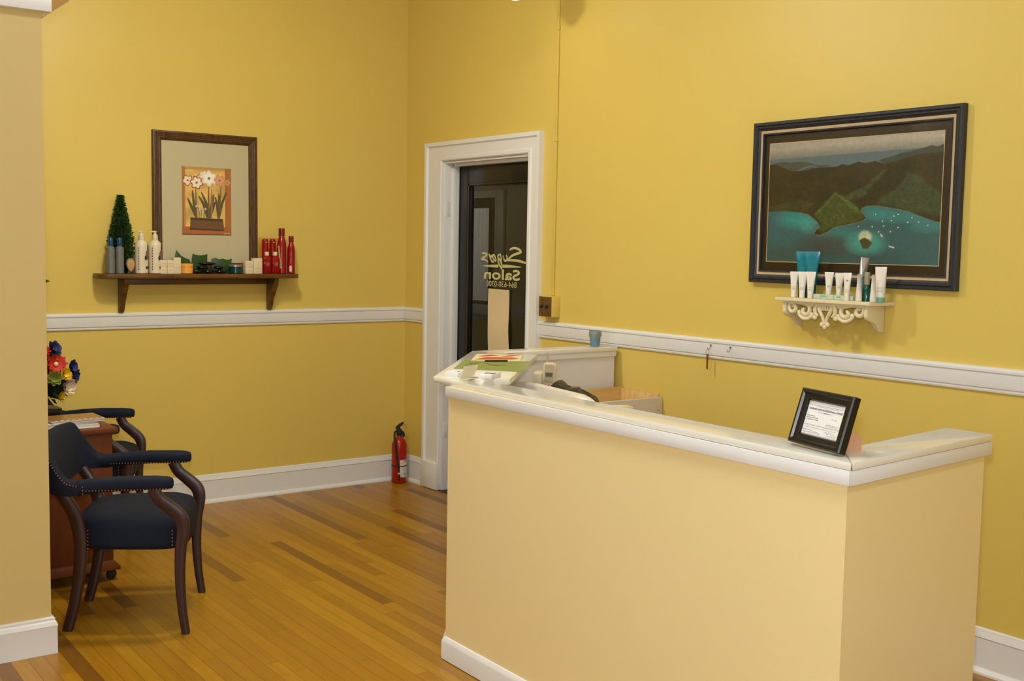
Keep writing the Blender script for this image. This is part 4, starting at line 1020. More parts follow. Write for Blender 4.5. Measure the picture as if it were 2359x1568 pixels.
# blue capped bottles
def blue_bottle(label, x, y):
    t = thing('spray_bottle', label, 'bottle', (x, y, Zs), group=None)
    lathed('body', t, [(0.019, 0), (0.0215, 0.003), (0.0215, 0.128), (0.020, 0.138), (0.012, 0.144), (0.011, 0.150)], M['bluegrey'])
    lathed('cap', t, [(0.0125, 0.146), (0.0135, 0.149), (0.0132, 0.172), (0.0115, 0.186), (0.007, 0.191)], M['bluecap'])
    return t
blue_bottle('grey bottle with blue cap at the far left shelf end', -1.880, -0.108)
blue_bottle('grey bottle with blue cap, right one of the pair before the topiary', -1.834, -0.112)
# tan oval, brown jar
ov = thing('oval_ornament', 'tan oval ornament with grey rim leaning behind the pump bottles', 'ornament', (-1.775, -0.105, Zs))
bm = BM(); V = []
outl = [(0.0, 0.004), (0.016, 0.018), (0.025, 0.045), (0.022, 0.068), (0.008, 0.083), (-0.010, 0.083), (-0.024, 0.068), (-0.025, 0.045), (-0.014, 0.018)]
prism(bm, outl, -0.006, 0.004, 0.002, axis='y'); obj('rim', bm, M['greyrim'], ov)
bm = BM(); prism(bm, [(x*0.8, 0.045+(z-0.045)*0.82) for x, z in outl], -0.0085, -0.006, 0.001, axis='y'); obj('oval_face', bm, M['tan'], ov)
jb = thing('brown_jar', 'small brown jar beside the left white pump bottle', 'jar', (-1.757, -0.088, Zs))
lathed('body', jb, [(0.010, 0), (0.012, 0.004), (0.012, 0.06), (0.010, 0.066)], M['brownjar']); lathed('lid', jb, [(0.0105, 0.0665), (0.0115, 0.070), (0.0115, 0.082), (0.009, 0.085)], M['greyrim'])
# pump bottles
def pump_bottle(label, x, y):
    t = thing('pump_bottle', label, 'bottle', (x, y, Zs))
    lathed('body', t, [(0.030, 0), (0.034, 0.004), (0.0345, 0.12), (0.0345, 0.150), (0.030, 0.166), (0.020, 0.176), (0.0145, 0.180)], M['bottlew'], 32)
    p = lathed('pump_collar', t, [(0.0145, 0.180), (0.0150, 0.182), (0.0145, 0.205), (0.009, 0.212), (0.0065, 0.216)], M['bottlew'])
    bm = BM(); tube(bm, [(0.0, 0, 0.214), (0, 0, 0.224)], 0.006, 12); prism(bm, [(0.009, 0.222), (0.008, 0.229), (-0.006, 0.231), (-0.030, 0.225), (-0.031, 0.222), (-0.010, 0.224)], -0.005, 0.005, 0.0015, axis='y'); obj('spout', bm, M['bottlew'], p)
    def wrap(name, a0, a1, z0, z1, mat, d=0.0348, jag=False):
        bm = BM(); n = 10; rings = []
        for i in range(n+1):
            a = R(a0+(a1-a0)*i/n); k = math.sin(PI*i/n)**0.5 if jag else 1.0; zc = (z0+z1)/2; hz_ = (z1-z0)/2*max(k, 0.15)
            rings.append([(d*math.cos(a), d*math.sin(a), zc-hz_), (d*math.cos(a), d*math.sin(a), zc+hz_), ((d+0.0006)*math.cos(a), (d+0.0006)*math.sin(a), zc+hz_), ((d+0.0006)*math.cos(a), (d+0.0006)*math.sin(a), zc-hz_)])
        loft(bm, rings); return obj(name, bm, mat, t)
    wrap('flower_label', -72, -18, 0.075, 0.128, M['pinklabel'], jag=True)
    wrap('leaf_label', -82, -58, 0.072, 0.098, M['greenlabel'], d=0.0352, jag=True)
    wrap('stem_label', -52, -26, 0.110, 0.160, M['greenlabel'], d=0.0346, jag=True)
    wrap('name_label', -70, -30, 0.026, 0.040, M['greenlabel'])
    bm = BM()
    for i in range(9):
        z = 0.020+i*0.014; a = R(-134); d = 0.0349
        box(bm, d*math.cos(a)-0.0018, d*math.cos(a)+0.0018, d*math.sin(a)-0.0016, d*math.sin(a)+0.001, z, z+0.008)
    obj('vertical_print', bm, M['greylabel'], t)
    return t
pump_bottle('white pump bottle with flower label, left of the pair', -1.716, -0.105)
pump_bottle('white pump bottle with flower label against the picture frame', -1.642, -0.105)
# cartons
def carton(label, x, y, z, w, d, h, rz=0.0, lines=((0.5, 0.15, 0.85),)):
    bm = BM(); box(bm, -w/2, w/2, -d/2, d/2, 0, h, 0.0008)
    t = obj('carton', bm, M['boxw'], smooth=30)
    t.location = (x, y, z); t.rotation_euler = (0, 0, R(rz)); MW[t] = Matrix.Translation((x, y, z)) @ Matrix.Rotation(R(rz), 4, 'Z')
    setp(t, label, 'box')
    bm = BM()
    for v, u0, u1 in lines: box(bm, -w/2+u0*w, -w/2+u1*w, -d/2-0.0004, -d/2, v*h, v*h+0.0016)
    obj('faint_print', bm, M['cartonink'], t, smooth=0)
    return t
carton('small cream carton right of the pump bottles, lower left of four', -1.606, -0.118, Zs, 0.036, 0.036, 0.036)
carton('small cream carton right of the pump bottles, upper left of four', -1.606, -0.118, Zs+0.0366, 0.036, 0.036, 0.036)
carton('small cream carton beside the tall left carton, lower right of four', -1.568, -0.118, Zs, 0.036, 0.036, 0.036)
carton('small cream carton beside the tall left carton, upper right of four', -1.568, -0.118, Zs+0.0366, 0.036, 0.036, 0.036)
carton('tall cream carton left of the orange jar', -1.530, -0.116, Zs, 0.038, 0.038, 0.088, lines=((0.36, 0.1, 0.9),))
carton('small cream carton beside the teal jar, lower of two', -1.112, -0.112, Zs, 0.046, 0.040, 0.036)
carton('small cream carton beside the teal jar, upper of two', -1.112, -0.112, Zs+0.0366, 0.046, 0.040, 0.036)
carton('tall cream carton left of the red bottles', -1.060, -0.112, Zs, 0.052, 0.040, 0.088, lines=((0.36, 0.1, 0.9),))
yj = thing('cream_jar', 'round orange cream jar on the wooden shelf', 'jar', (-1.470, -0.105, Zs))
lathed('body', yj, [(0.033, 0), (0.036, 0.003), (0.036, 0.034), (0.034, 0.036)], M['yellowjar'], 28); lathed('lid', yj, [(0.035, 0.0362), (0.0368, 0.038), (0.0368, 0.052), (0.034, 0.055)], M['yellowjar'], 28)
tj = thing('cream_jar', 'round dark teal jar with silver lid on the wooden shelf', 'jar', (-1.185, -0.105, Zs))
lathed('body', tj, [(0.034, 0), (0.037, 0.003), (0.037, 0.036), (0.035, 0.038)], M['tealjar'], 28); lathed('lid', tj, [(0.036, 0.0382), (0.0385, 0.040), (0.0385, 0.047), (0.035, 0.050)], M['silver'], 28)
# green leaf dishes leaning behind the stones
def leafdish(label, x, y, poly, ry=0.0):
    bm = BM(); prism(bm, poly, -0.004, 0.004, 0.0015, axis='y')
    for v in bm.verts: v.co.y += 0.25*(v.co.x**2)*4
    o = obj('leaf_dish', bm, M['greenwax'], label=label, cat='dish'); o.location = (x, y, Zs); MW[o] = Matrix.Translation((x, y, Zs)); return o
leafdish('dark green leaf-shaped dish with a tall point left of the black stones', -1.475, -0.060, [(-0.044, 0.0), (0.050, 0.0), (0.048, 0.050), (0.040, 0.078), (0.018, 0.082), (-0.008, 0.096), (-0.034, 0.128), (-0.044, 0.072)])
leafdish('green square leaf dish standing behind the black stones', -1.375, -0.058, [(-0.048, 0.0), (0.046, 0.0), (0.042, 0.06), (0.045, 0.108), (0.020, 0.100), (-0.004, 0.099), (-0.026, 0.102), (-0.039, 0.110), (-0.044, 0.080)])
leafdish('green wavy leaf dish behind the teal jar', -1.245, -0.058, [(-0.062, 0.0), (0.062, 0.0), (0.054, 0.06), (0.060, 0.083), (0.030, 0.074), (0.004, 0.084), (-0.010, 0.076), (-0.035, 0.086), (-0.058, 0.083), (-0.062, 0.05)])
def stone(label, x, y, z, rx, ry_, rz_):
    bm = BM(); sph(bm, (0, 0, rz_), 1.0, rx, ry_, rz_, 18, 10)
    o = obj('stone', bm, M['stone'], smooth=80, label=label, cat='stone', group=None); o.location = (x, y, z)
stone('black polished stone at the left of the stone pile', -1.412, -0.110, Zs, 0.030, 0.022, 0.013)
stone('black polished stone in the middle of the pile base', -1.345, -0.112, Zs, 0.030, 0.022, 0.012)
stone('black polished stone at the right of the pile base', -1.275, -0.112, Zs, 0.032, 0.022, 0.012)
stone('black polished stone on the left, second layer of the pile', -1.380, -0.108, Zs+0.0245, 0.034, 0.024, 0.011)
stone('black polished stone on the right, second layer of the pile', -1.285, -0.106, Zs+0.0242, 0.028, 0.022, 0.011)
stone('large flat black stone on top of the stone pile', -1.350, -0.104, Zs+0.0464, 0.050, 0.028, 0.010)
# red products
def red_square(label, x, y):
    t = thing('shampoo_bottle', label, 'bottle', (x, y, Zs))
    bm = BM(); loft(bm, [[(px, py, z) for px, py in rsec(hw, hd, 20, 4)] for z, hw, hd in ((0, 0.022, 0.014), (0.003, 0.0245, 0.016), (0.085, 0.0245, 0.016), (0.096, 0.020, 0.013), (0.102, 0.011, 0.010))]); obj('body', bm, M['redliquid'], t, smooth=50)
    lathed('cap', t, [(0.0115, 0.103), (0.0125, 0.105), (0.0125, 0.122), (0.011, 0.125)], M['bottlew'])
    bm = BM(); lathe(bm, [(0.011, 0.0), (0.011, 0.0006)], seg=20); bm.transform(Matrix.Translation((0, -0.0158, 0.055)) @ RX90); obj('emblem', bm, M['pinklabel'], t)
    return t
red_square('short red bottle with white cap nearest the tall cream carton', -0.998, -0.112)
red_square('short red bottle with white cap, right one under the clear pack', -0.946, -0.112)
gp = thing('clear_gift_pack', 'clear plastic pack with red contents standing behind the short red bottles', 'package', (-0.965, -0.066, Zs))
bm = BM(); box(bm, -0.055, 0.055, -0.022, 0.022, 0.0005, 0.205, 0.002); obj('clear_shell', bm, M['clearplastic'], gp)
for x in (-0.022, 0.024):
    bm = BM(); lathe(bm, [(0.017, 0.003), (0.0185, 0.006), (0.0185, 0.185), (0.016, 0.192), (0.015, 0.198)], x, 0, 0, 20); b_ = obj('red_vial', bm, M['redb'], gp)
    bm = BM(); sph(bm, (x, -0.0185, 0.178), 0.0062, u=10, v=8); obj('silver_bead', bm, M['silver'], b_)
def tall_red(label, x, y, h, r, stripe):
    t = thing('shampoo_bottle', label, 'bottle', (x, y, Zs))
    lathed('body', t, [(r*0.9, 0), (r, 0.003), (r, h*0.58), (r*0.93, h*0.68), (r*0.62, h*0.80), (r*0.55, h*0.815)], M['redb'], 28)
    lathed('cap', t, [(r*0.60, h*0.822), (r*0.66, h*0.83), (r*0.66, h*0.985), (r*0.58, h)], M['redc'])
    lathed('collar', t, [(r*0.57, h*0.812), (r*0.67, h*0.814), (r*0.67, h*0.824), (r*0.6, h*0.827)], M['goldfoil'])
    bm = BM()
    if stripe:
        rings = []
        for i in range(9):
            z = 0.03+i/8*h*0.5; a = R(-128-i*3.0); d = r*1.003; w_ = 0.0055
            rings.append([(d*math.cos(a-w_/r), d*math.sin(a-w_/r), z), (d*math.cos(a+w_/r), d*math.sin(a+w_/r), z), ((d+0.0006)*math.cos(a+w_/r), (d+0.0006)*math.sin(a+w_/r), z), ((d+0.0006)*math.cos(a-w_/r), (d+0.0006)*math.sin(a-w_/r), z)])
        loft(bm, rings); obj('cream_stripe', bm, M['tan'], t)
    else:
        a = R(-122); d = r; bm2 = BM(); box(bm2, -0.007, 0.007, -0.001, 0.0008, 0.012, 0.045); bm2.transform(Matrix.Rotation(a+PI/2, 4, 'Z') @ Matrix.Translation((0, -d, 0))); obj('barcode_label', bm2, M['labelw'], t)
        for k in range(5): box(bm, -0.006, 0.006, -0.0008, 0.0008, 0.06+k*0.014, 0.062+k*0.014)
        bm.transform(Matrix.Rotation(a+PI/2, 4, 'Z') @ Matrix.Translation((0, -d, 0))); obj('fine_print', bm, M['pinklabel'], t)
    return t
tall_red('tallest red bottle with a cream stripe near the right shelf end', -0.893, -0.085, 0.262, 0.027, True)
tall_red('red bottle with white barcode label at the right shelf end', -0.838, -0.095, 0.218, 0.0225, False)

# ------------------------------------------------------------------ white carved shelf (right wall); local x = along wall to the right, -y = into the room
ZH = 1.314
cs = thing('carved_shelf', 'cream carved shelf with scrollwork apron below the landscape picture', 'shelf', (0, -3.08, ZH), R(-90))
LW = 0.512
bm = BM(); prism(bm, [(0.0, -0.002), (0.028, -0.130), (LW-0.03, -0.130), (LW-0.005, -0.002)], -0.014, 0.0, 0.002); obj('shelf_board', bm, M['cream_shelf'], cs)
prof = [(-0.003, -0.0145), (-0.112, -0.0145), (-0.112, -0.058), (-0.106, -0.068), (-0.092, -0.076), (-0.066, -0.080), (-0.054, -0.088), (-0.042, -0.104), (-0.028, -0.118), (-0.003, -0.120)]
for x in (0.062, LW-0.058):
    bm = BM(); prism(bm, prof, x-0.008, x+0.008, 0.002, axis='x'); obj('end_bracket', bm, M['cream_shelf'], cs)
bm = BM(); xa, xb = 0.070, LW-0.066; xm = (xa+xb)/2
YA = -0.100
def scroll(cx, cz, r0, r1, a0, a1, th=0.008, n=16):
    pts = []
    for i in range(n+1):
        t = i/n; a = R(a0+(a1-a0)*t); r_ = r0+(r1-r0)*t
        pts.append((cx+r_*math.cos(a), YA, cz+r_*math.sin(a)))
    tube(bm, pts, [th*0.8, th, th, th*0.7], 8)
for s in (-1, 1):
    X = lambda d: xm+s*d
    def sc(d, z, r0, r1, a0, a1, th=0.008):
        pts = []
        for i in range(19):
            t = i/18; a = R(a0+(a1-a0)*t); r_ = r0+(r1-r0)*t
            pts.append((X(d+r_*math.cos(a)), YA, z+r_*math.sin(a)))
        tube(bm, pts, [th*0.75, th, th*1.1, th, th*0.7], 8)
    sc(0.158, -0.040, 0.026, 0.006, 100, -330, 0.0085)     # outer scroll
    sc(0.098, -0.048, 0.030, 0.007, 70, 430, 0.009)        # big inner scroll
    sc(0.098, -0.042, 0.044, 0.036, 200, 340, 0.008)       # bottom sweep
    tube(bm, [(X(0.006), YA, -0.016), (X(0.030), YA, -0.030), (X(0.024), YA, -0.050), (X(0.010), YA, -0.074), (X(0.004), YA, -0.098)], [0.009, 0.008, 0.008, 0.007, 0.006], 8, 5)
    tube(bm, [(X(0.034), YA, -0.018), (X(0.048), YA, -0.036), (X(0.046), YA, -0.058), (X(0.034), YA, -0.068)], [0.009, 0.009, 0.008, 0.006], 8, 5)
    tube(bm, [(X(0.060), YA, -0.018), (X(0.072), YA, -0.030), (X(0.112), YA, -0.022), (X(0.150), YA, -0.018), (X(0.178), YA, -0.026)], [0.009, 0.008, 0.007, 0.008, 0.006], 8, 5)
    sph(bm, (X(0.013), YA, -0.100), 0.011, 1, 0.7, 1, 10, 8); sph(bm, (X(0.050), YA, -0.074), 0.010, 1.2, 0.7, 1, 10, 8)
    sph(bm, (X(0.066), YA, -0.064), 0.009, 1.2, 0.7, 1, 10, 8); sph(bm, (X(0.128), YA, -0.060), 0.010, 1, 0.7, 1.2, 10, 8)
sph(bm, (xm, YA, -0.110), 0.009, 1, 0.7, 1.1, 10, 8)
for i in range(5): tube(bm, [(xm-0.03+i*0.015, YA, -0.0145), (xm-0.018+i*0.009, YA, -0.045)], [0.006, 0.004], 8)
box(bm, xa, xb, YA-0.006, YA+0.006, -0.024, -0.0142, 0.002)
obj('scroll_apron', bm, M['cream_shelf'], cs, smooth=60)

Zh = ZH+0.0006
def squeeze(label, y, x, h, rb, wt, cap=0.16, body=None, capm=None, rz=-60, prints=True, z=Zh, side=False, name='cream_tube', cat='tube'):
    """tube standing on its cap; crimped end up"""
    t = thing(name, label, cat, (x, y, z), R(rz))
    body = body or M['tubew']; capm = capm or M['tubew']
    hc = h*cap
    lathed('cap', t, [(rb*0.92, 0), (rb*0.97, 0.001), (rb*0.97, hc*0.94), (rb*0.9, hc)], capm, 24)
    bm = BM(); rings = []
    for k in range(9):
        f = k/8; z_ = hc+(h*0.955-hc)*f; s_ = f**1.3
        hw = rb*(1-s_)+wt/2*s_; hd = rb*(1-f**1.1)+0.0013*f**1.1
        rings.append([(hw*math.cos(2*PI*i/24), hd*math.sin(2*PI*i/24), z_) for i in range(24)])
    rings.append([(wt/2*math.cos(2*PI*i/24), 0.0013*math.sin(2*PI*i/24), h) for i in range(24)])
    loft(bm, rings); b_ = obj('tube_body', bm, body, t, smooth=60)
    if prints:
        bm = BM()
        for v in (0.30, 0.34, 0.40): 
            hd = rb*(1-((v-cap)/(1-cap))**1.1)
            box(bm, -rb*0.55, rb*0.55, -hd-0.0006, -hd*0.6, h*v, h*v+0.0018)
        obj('faint_print', bm, M['printfaint'], b_)
    return t
squeeze('slim white cream tube at the left end of the carved shelf', -3.172, -0.092, 0.104, 0.0112, 0.034)
squeeze('white cream tube, second from the left on the carved shelf', -3.216, -0.094, 0.105, 0.0118, 0.036)
squeeze('white cream tube, third from the left on the carved shelf', -3.259, -0.096, 0.106, 0.0118, 0.038)
bx = thing('flat_carton', 'pale aqua flat carton lying on the carved shelf under two tubes', 'box', (-0.078, -3.372, Zh), R(-90))
bm = BM(); box(bm, -0.094, 0.094, -0.024, 0.020, 0, 0.0185, 0.001); obj('carton_body', bm, M['aquabox'], bx)
bm = BM()
for i in range(6): box(bm, -0.092+i*0.032, -0.090+i*0.032, -0.0245, -0.0238, 0.001, 0.0175)
box(bm, -0.055, -0.035, -0.0247, -0.0238, 0.008, 0.015); box(bm, 0.02, 0.034, -0.0247, -0.0238, 0.008, 0.014)
obj('printed_pattern', bm, M['aqua'], bx)
squeeze('white cream tube standing on the left of the flat carton', -3.335, -0.080, 0.088, 0.0112, 0.036, z=Zh+0.0188, capm=M['tubew'])
squeeze('white cream tube standing on the right of the flat carton', -3.384, -0.080, 0.086, 0.0112, 0.034, z=Zh+0.0188)
t6 = squeeze('white cream tube with a gold dot before the silver tube', -3.446, -0.113, 0.107, 0.0095, 0.032)
bm = BM(); sph(bm, (0.0, -0.0052, 0.078), 0.004, 1, 0.4, 1, 10, 6); obj('gold_dot', bm, M['goldfoil'], t6)
squeeze('white cream tube seen edge-on, right of the silver tube', -3.500, -0.112, 0.103, 0.0122, 0.030, rz=5, prints=False)
squeeze('white cream tube seen edge-on before the green bottle', -3.564, -0.112, 0.103, 0.0122, 0.030, rz=8, prints=False)
squeeze('big white tube with aqua cap at the right end of the carved shelf', -3.566, -0.072, 0.133, 0.0185, 0.042, cap=0.13, capm=M['aqua'])
def bigteal(label, y, x):
    t = squeeze(label, y, x, 0.186, 0.0185, 0.062, cap=0.28, body=M['teal'], capm=M['tealdark'], rz=-58, prints=False)
    bm = BM(); sph(bm, (0.0, -0.0085, 0.118), 0.005, 1, 0.25, 1.4, 10, 6); box(bm, -0.016, 0.016, -0.0098, -0.006, 0.094, 0.097); obj('gold_print', bm, M['goldfoil'], t)
    return t
bigteal('large teal tube at the back left of the carved shelf, left of the pair', -3.188, -0.058)
bigteal('large teal tube at the back left of the carved shelf, right of the pair', -3.240, -0.068)
sv = squeeze('tall silver tube with blue print leaning at the back of the carved shelf', -3.458, -0.055, 0.168, 0.012, 0.034, cap=0.1, body=M['silvertube'], capm=M['silver'], rz=-40, prints=False)
sv.rotation_euler = (R(3), R(6), R(-40))
bm = BM(); box(bm, -0.006, 0.004, -0.0118, -0.008, 0.05, 0.085); box(bm, -0.002, 0.008, -0.0108, -0.006, 0.095, 0.11); obj('blue_print', bm, M['blueprint'], sv)
gb = thing('pump_spray_bottle', 'green translucent bottle with pale clear pump on the carved shelf', 'bottle', (-0.075, -3.508, Zh))
lathed('body', gb, [(0.017, 0), (0.0185, 0.002), (0.0185, 0.040), (0.016, 0.050), (0.010, 0.057), (0.0085, 0.062)], M['greenglass']); lathed('pump_cap', gb, [(0.009, 0.0625), (0.0105, 0.064), (0.0105, 0.108), (0.009, 0.112)], M['pumpclear'])

# ------------------------------------------------------------------ fire extinguisher
ex = thing('fire_extinguisher', 'red fire extinguisher standing on the floor in the room corner', 'fire extinguisher', (-0.094, -0.098, 0.0))
lathed('cylinder', ex, [(0.040, 0.001), (0.0455, 0.004), (0.0475, 0.012), (0.0475, 0.225), (0.046, 0.245), (0.040, 0.265), (0.030, 0.279), (0.019, 0.286), (0.0165, 0.292), (0.0165, 0.305)], M['red'], 36)
# local directions towards the viewer
vd = Vector((-0.52, -0.86, 0)).normalized(); rd = Vector((0.86, -0.52, 0))
def epos(r_, z, f=0.0): p = rd*r_+vd*f; return (p.x, p.y, z)
bm = BM(); lathe(bm, [(0.0175, 0.300), (0.019, 0.304), (0.018, 0.330), (0.014, 0.342)], seg=20)
tube(bm, [epos(-0.002, 0.335), epos(-0.014, 0.350), epos(-0.016, 0.356)], [0.012, 0.012, 0.01], 10); tube(bm, [epos(0.012, 0.312, 0.004), epos(0.024, 0.314, 0.004)], [0.008, 0.009], 10)
obj('valve', bm, M['rubber'], ex)
bm = BM(); tube(bm, [epos(-0.018, 0.340), epos(-0.010, 0.352), epos(0.004, 0.366), epos(0.020, 0.378), epos(0.026, 0.380)], [0.010, 0.011, 0.010, 0.008, 0.006], 10, 4); obj('lever', bm, M['rubber'], ex)
bm = BM(); tube(bm, [epos(0.016, 0.326, 0.003), epos(0.026, 0.318, 0.005), epos(0.027, 0.300, 0.005), epos(0.022, 0.290, 0.005)], [0.006, 0.006, 0.007, 0.007], 10, 4); obj('handle', bm, M['rubber'], ex)
bm = BM(); tube(bm, [epos(0.033+0.012*math.cos(a), 0.357+0.012*math.sin(a), 0.004) for a in np.linspace(0, 2*PI, 21)], 0.0016, 6); tube(bm, [epos(0.006, 0.362, 0.004), epos(0.023, 0.363, 0.004)], 0.0016, 6); obj('pull_pin', bm, M['redpin'], ex)
bm = BM(); tube(bm, [epos(-0.012, 0.330, 0.012), epos(-0.026, 0.325, 0.020), epos(-0.030, 0.305, 0.028), epos(-0.024, 0.25, 0.050), epos(-0.016, 0.19, 0.0535), epos(-0.006, 0.12, 0.0535), epos(0.0, 0.06, 0.0535), epos(0.001, 0.022, 0.0535)], 0.0065, 10, 6); hz_ = obj('hose', bm, M['rubber'], ex)
bm = BM(); tube(bm, [epos(-0.001, 0.072, 0.0535), epos(0.0, 0.062, 0.0535)], 0.0072, 10); obj('hose_ferrule', bm, M['labelw'], hz_)
def ewrap(name, a0, a1, z0, z1, mat, par, d=0.0477):
    base = math.atan2(vd.y, vd.x); bm = BM(); rings = []
    for i in range(13):
        a = base+R(a0+(a1-a0)*i/12)
        rings.append([(d*math.cos(a), d*math.sin(a), z0), (d*math.cos(a), d*math.sin(a), z1), ((d+0.0006)*math.cos(a), (d+0.0006)*math.sin(a), z1), ((d+0.0006)*math.cos(a), (d+0.0006)*math.sin(a), z0)])
    loft(bm, rings); return obj(name, bm, mat, par)
lb = ewrap('label', 6, 105, 0.040, 0.150, M['labelw'], ex)
ewrap('yellow_patch', 6, 22, 0.041, 0.049, M['label_y'], lb, 0.0481); ewrap('blue_patch', 38, 60, 0.052, 0.066, M['label_b'], lb, 0.0481)
for z in (0.078, 0.096, 0.140): ewrap('red_mark', 40, 44 if z < 0.13 else 66, z, z+0.005, M['label_r'], lb, 0.0481)
bm = BM(); rings = [[((r_)*math.cos(2*PI*i/36), r_*math.sin(2*PI*i/36), z) for i in range(36)] for r_, z in ((0.0474, 0.1075), (0.0492, 0.1078), (0.0492, 0.1127), (0.0474, 0.113))]
loft(bm, rings, False, False); obj('strap', bm, M['rubber'], ex)

# ------------------------------------------------------------------ armchairs
def sweep_rect(bm, path, secs, smn=5):
    """path in x/z (list of (x,y,z)), secs = (depth along tangent-normal in xz, width in y)"""
    P = catmull(path, smn); n = len(P); rings = []
    for i, p in enumerate(P):
        d = (P[min(i+1, n-1)]-P[max(i-1, 0)]).normalized(); q = Vector((d.z, 0, -d.x)).normalized()
        f = i/(n-1)*(len(secs)-1); k = min(int(f), len(secs)-2); f -= k
        dd = secs[k][0]*(1-f)+secs[k+1][0]*f; ww = secs[k][1]*(1-f)+secs[k+1][1]*f
        rings.append([tuple(p+q*a+Vector((0, b, 0))) for a, b in rsec(dd/2, ww/2, 12, 5)])
    loft(bm, rings)
def studs(bm, pts):
    for p in pts: sph(bm, p, 0.0029, 1, 1, 1, 6, 4)
def make_chair(label, loc, rz):
    t = thing('armchair', label, 'chair', loc, rz)
    for s in (-1, 1):
        bm = BM(); sweep_rect(bm, [(0.224, s*0.26, 0.001), (0.210, s*0.258, 0.10), (0.203, s*0.257, 0.22), (0.206, s*0.257, 0.33), (0.216, s*0.258, 0.41), (0.205, s*0.260, 0.455), (0.168, s*0.262, 0.492), (0.130, s*0.265, 0.525), (0.108, s*0.266, 0.566)], [(0.030, 0.030), (0.034, 0.030), (0.040, 0.031), (0.046, 0.032), (0.052, 0.032), (0.050, 0.030), (0.046, 0.030), (0.046, 0.030)])
        obj('front_leg', bm, M['mahog'], t, smooth=50)
        bm = BM(); sweep_rect(bm, [(-0.226, s*0.185, 0.001), (-0.196, s*0.187, 0.12), (-0.176, s*0.19, 0.25), (-0.172, s*0.192, 0.36), (-0.186, s*0.195, 0.44), (-0.212, s*0.20, 0.50), (-0.248, s*0.205, 0.556)], [(0.038, 0.030), (0.042, 0.032), (0.048, 0.034), (0.050, 0.034), (0.046, 0.032), (0.040, 0.030)])
        obj('rear_leg', bm, M['mahog'], t, smooth=50)
    # seat
    bm = BM(); rings = []
    def outline(k, z, crown=0.0):
        o = []
        for i in range(40):
            a = 2*PI*i/40; c_, s_ = math.cos(a), math.sin(a)
            x = math.copysign(abs(c_)**0.45, c_); y = math.copysign(abs(s_)**0.45, s_)
            wx = 0.012+0.212*x*k; wy = (0.222+0.022*x)*y*k
            o.append((wx, wy, z+crown*0))
        return o
    for k, z in ((0.94, 0.318), (0.985, 0.322), (1.0, 0.34), (1.0, 0.40), (0.985, 0.422), (0.93, 0.440), (0.78, 0.455), (0.5, 0.464), (0.2, 0.468)): rings.append(outline(k, z))
    loft(bm, rings); seat = obj('seat', bm, M['navy'], t, smooth=70)
    bm = BM()
    for s in (-1, 1):
        for x in (-0.142, 0.172): studs(bm, [(x, s*(0.2225+0.02*x/0.21)*1.0+s*0.0015, 0.326+i*0.014) for i in range(6)])
    obj('nailhead_trim', bm, M['brass'], seat)
    # arms
    for s in (-1, 1):
        bm = BM(); rings = []
        for x, z, hw, hh in ((0.182, 0.585, 0.010, 0.010), (0.178, 0.586, 0.022, 0.019), (0.160, 0.587, 0.029, 0.024), (0.12, 0.588, 0.031, 0.026), (0.02, 0.588, 0.030, 0.027), (-0.08, 0.583, 0.030, 0.027), (-0.155, 0.574, 0.032, 0.028), (-0.175, 0.572, 0.030, 0.026)):
            rings.append([(x, s*0.266+y, z+q) for y, q in rsec(hw, hh, 16, 2.8)])
        loft(bm, rings); am = obj('armrest', bm, M['navy'], t, smooth=70)
        bm = BM(); studs(bm, [(-0.14+i*0.0115, s*0.266+s*0.0287, 0.566+0.004*(i/27)) for i in range(28)]); studs(bm, [(0.174, s*0.266+q*0.015, 0.572) for q in (-1, 0, 1)])
        studs(bm, [(-0.14+i*0.0115, s*0.266-s*0.0287, 0.566+0.004*(i/27)) for i in range(28)])
        obj('nailhead_trim', bm, M['brass'], am)
    # wrap-around back
    bm = BM(); rings = []; edge = []
    def topz(a): 
        q = min(1, max(0, (1-abs(a))/0.48)); return 0.600+0.138*(q*q*(3-2*q))+0.012*(1-abs(a))
    N = 32
    for i in range(N+1):
        tt = -1+2*i/N; a = tt*PI/2
        ca_, sa_ = max(0.0, math.cos(a)), math.sin(a)
        bx_, by_ = -0.155-0.122*ca_**0.6, 0.272*math.copysign(abs(sa_)**0.6, sa_)
        nx, ny = -ca_**1.4, math.copysign(abs(sa_)**1.4, sa_); l_ = math.hypot(nx, ny); nx /= l_; ny /= l_
        zt_ = topz(tt); zb = 0.546
        ring_ = []
        for z, o in ((zb, 0.0), (zb-0.004, 0.02), (zb, 0.042), ((zb+zt_)/2, 0.046), (zt_-0.012, 0.040), (zt_, 0.028), (zt_, 0.014), (zt_-0.014, 0.002), ((zb+zt_)/2, -0.006)):
            lean = max(0, z-zb)*0.20
            ring_.append((bx_+nx*(o-0.02)-lean, by_+ny*(o-0.02), z))
        rings.append(ring_)
        lean = (zt_-0.014-zb)*0.20
        edge.append((bx_+nx*0.024-lean, by_+ny*0.024, zt_-0.016))
    loft(bm, rings); bk = obj('backrest', bm, M['navy'], t, smooth=60)
    bm = BM(); pts = []; acc = 0
    for p, q in zip(edge[:-1], edge[1:]):
        p, q = Vector(p), Vector(q); L_ = (q-p).length; d = acc
        while d < L_: pts.append(tuple(p+(q-p)*d/L_)); d += 0.0115
        acc = d-L_
    for s in (-1, 1): pts += [(-0.140, s*0.297, 0.556+k*0.013) for k in range(3)]
    studs(bm, pts); obj('nailhead_trim', bm, M['brass'], bk)
    return t
ch = make_chair('navy upholstered armchair with brass nails nearest the yellow partition', (-2.285, -1.7125, 0), R(-27.8))
c2 = copy_tree(ch); c2.location = (-2.083, -0.395, 0); c2.rotation_euler = (0, 0, R(-25.7))
c2['label'] = 'navy upholstered armchair behind the cabinet, against the rear wall'

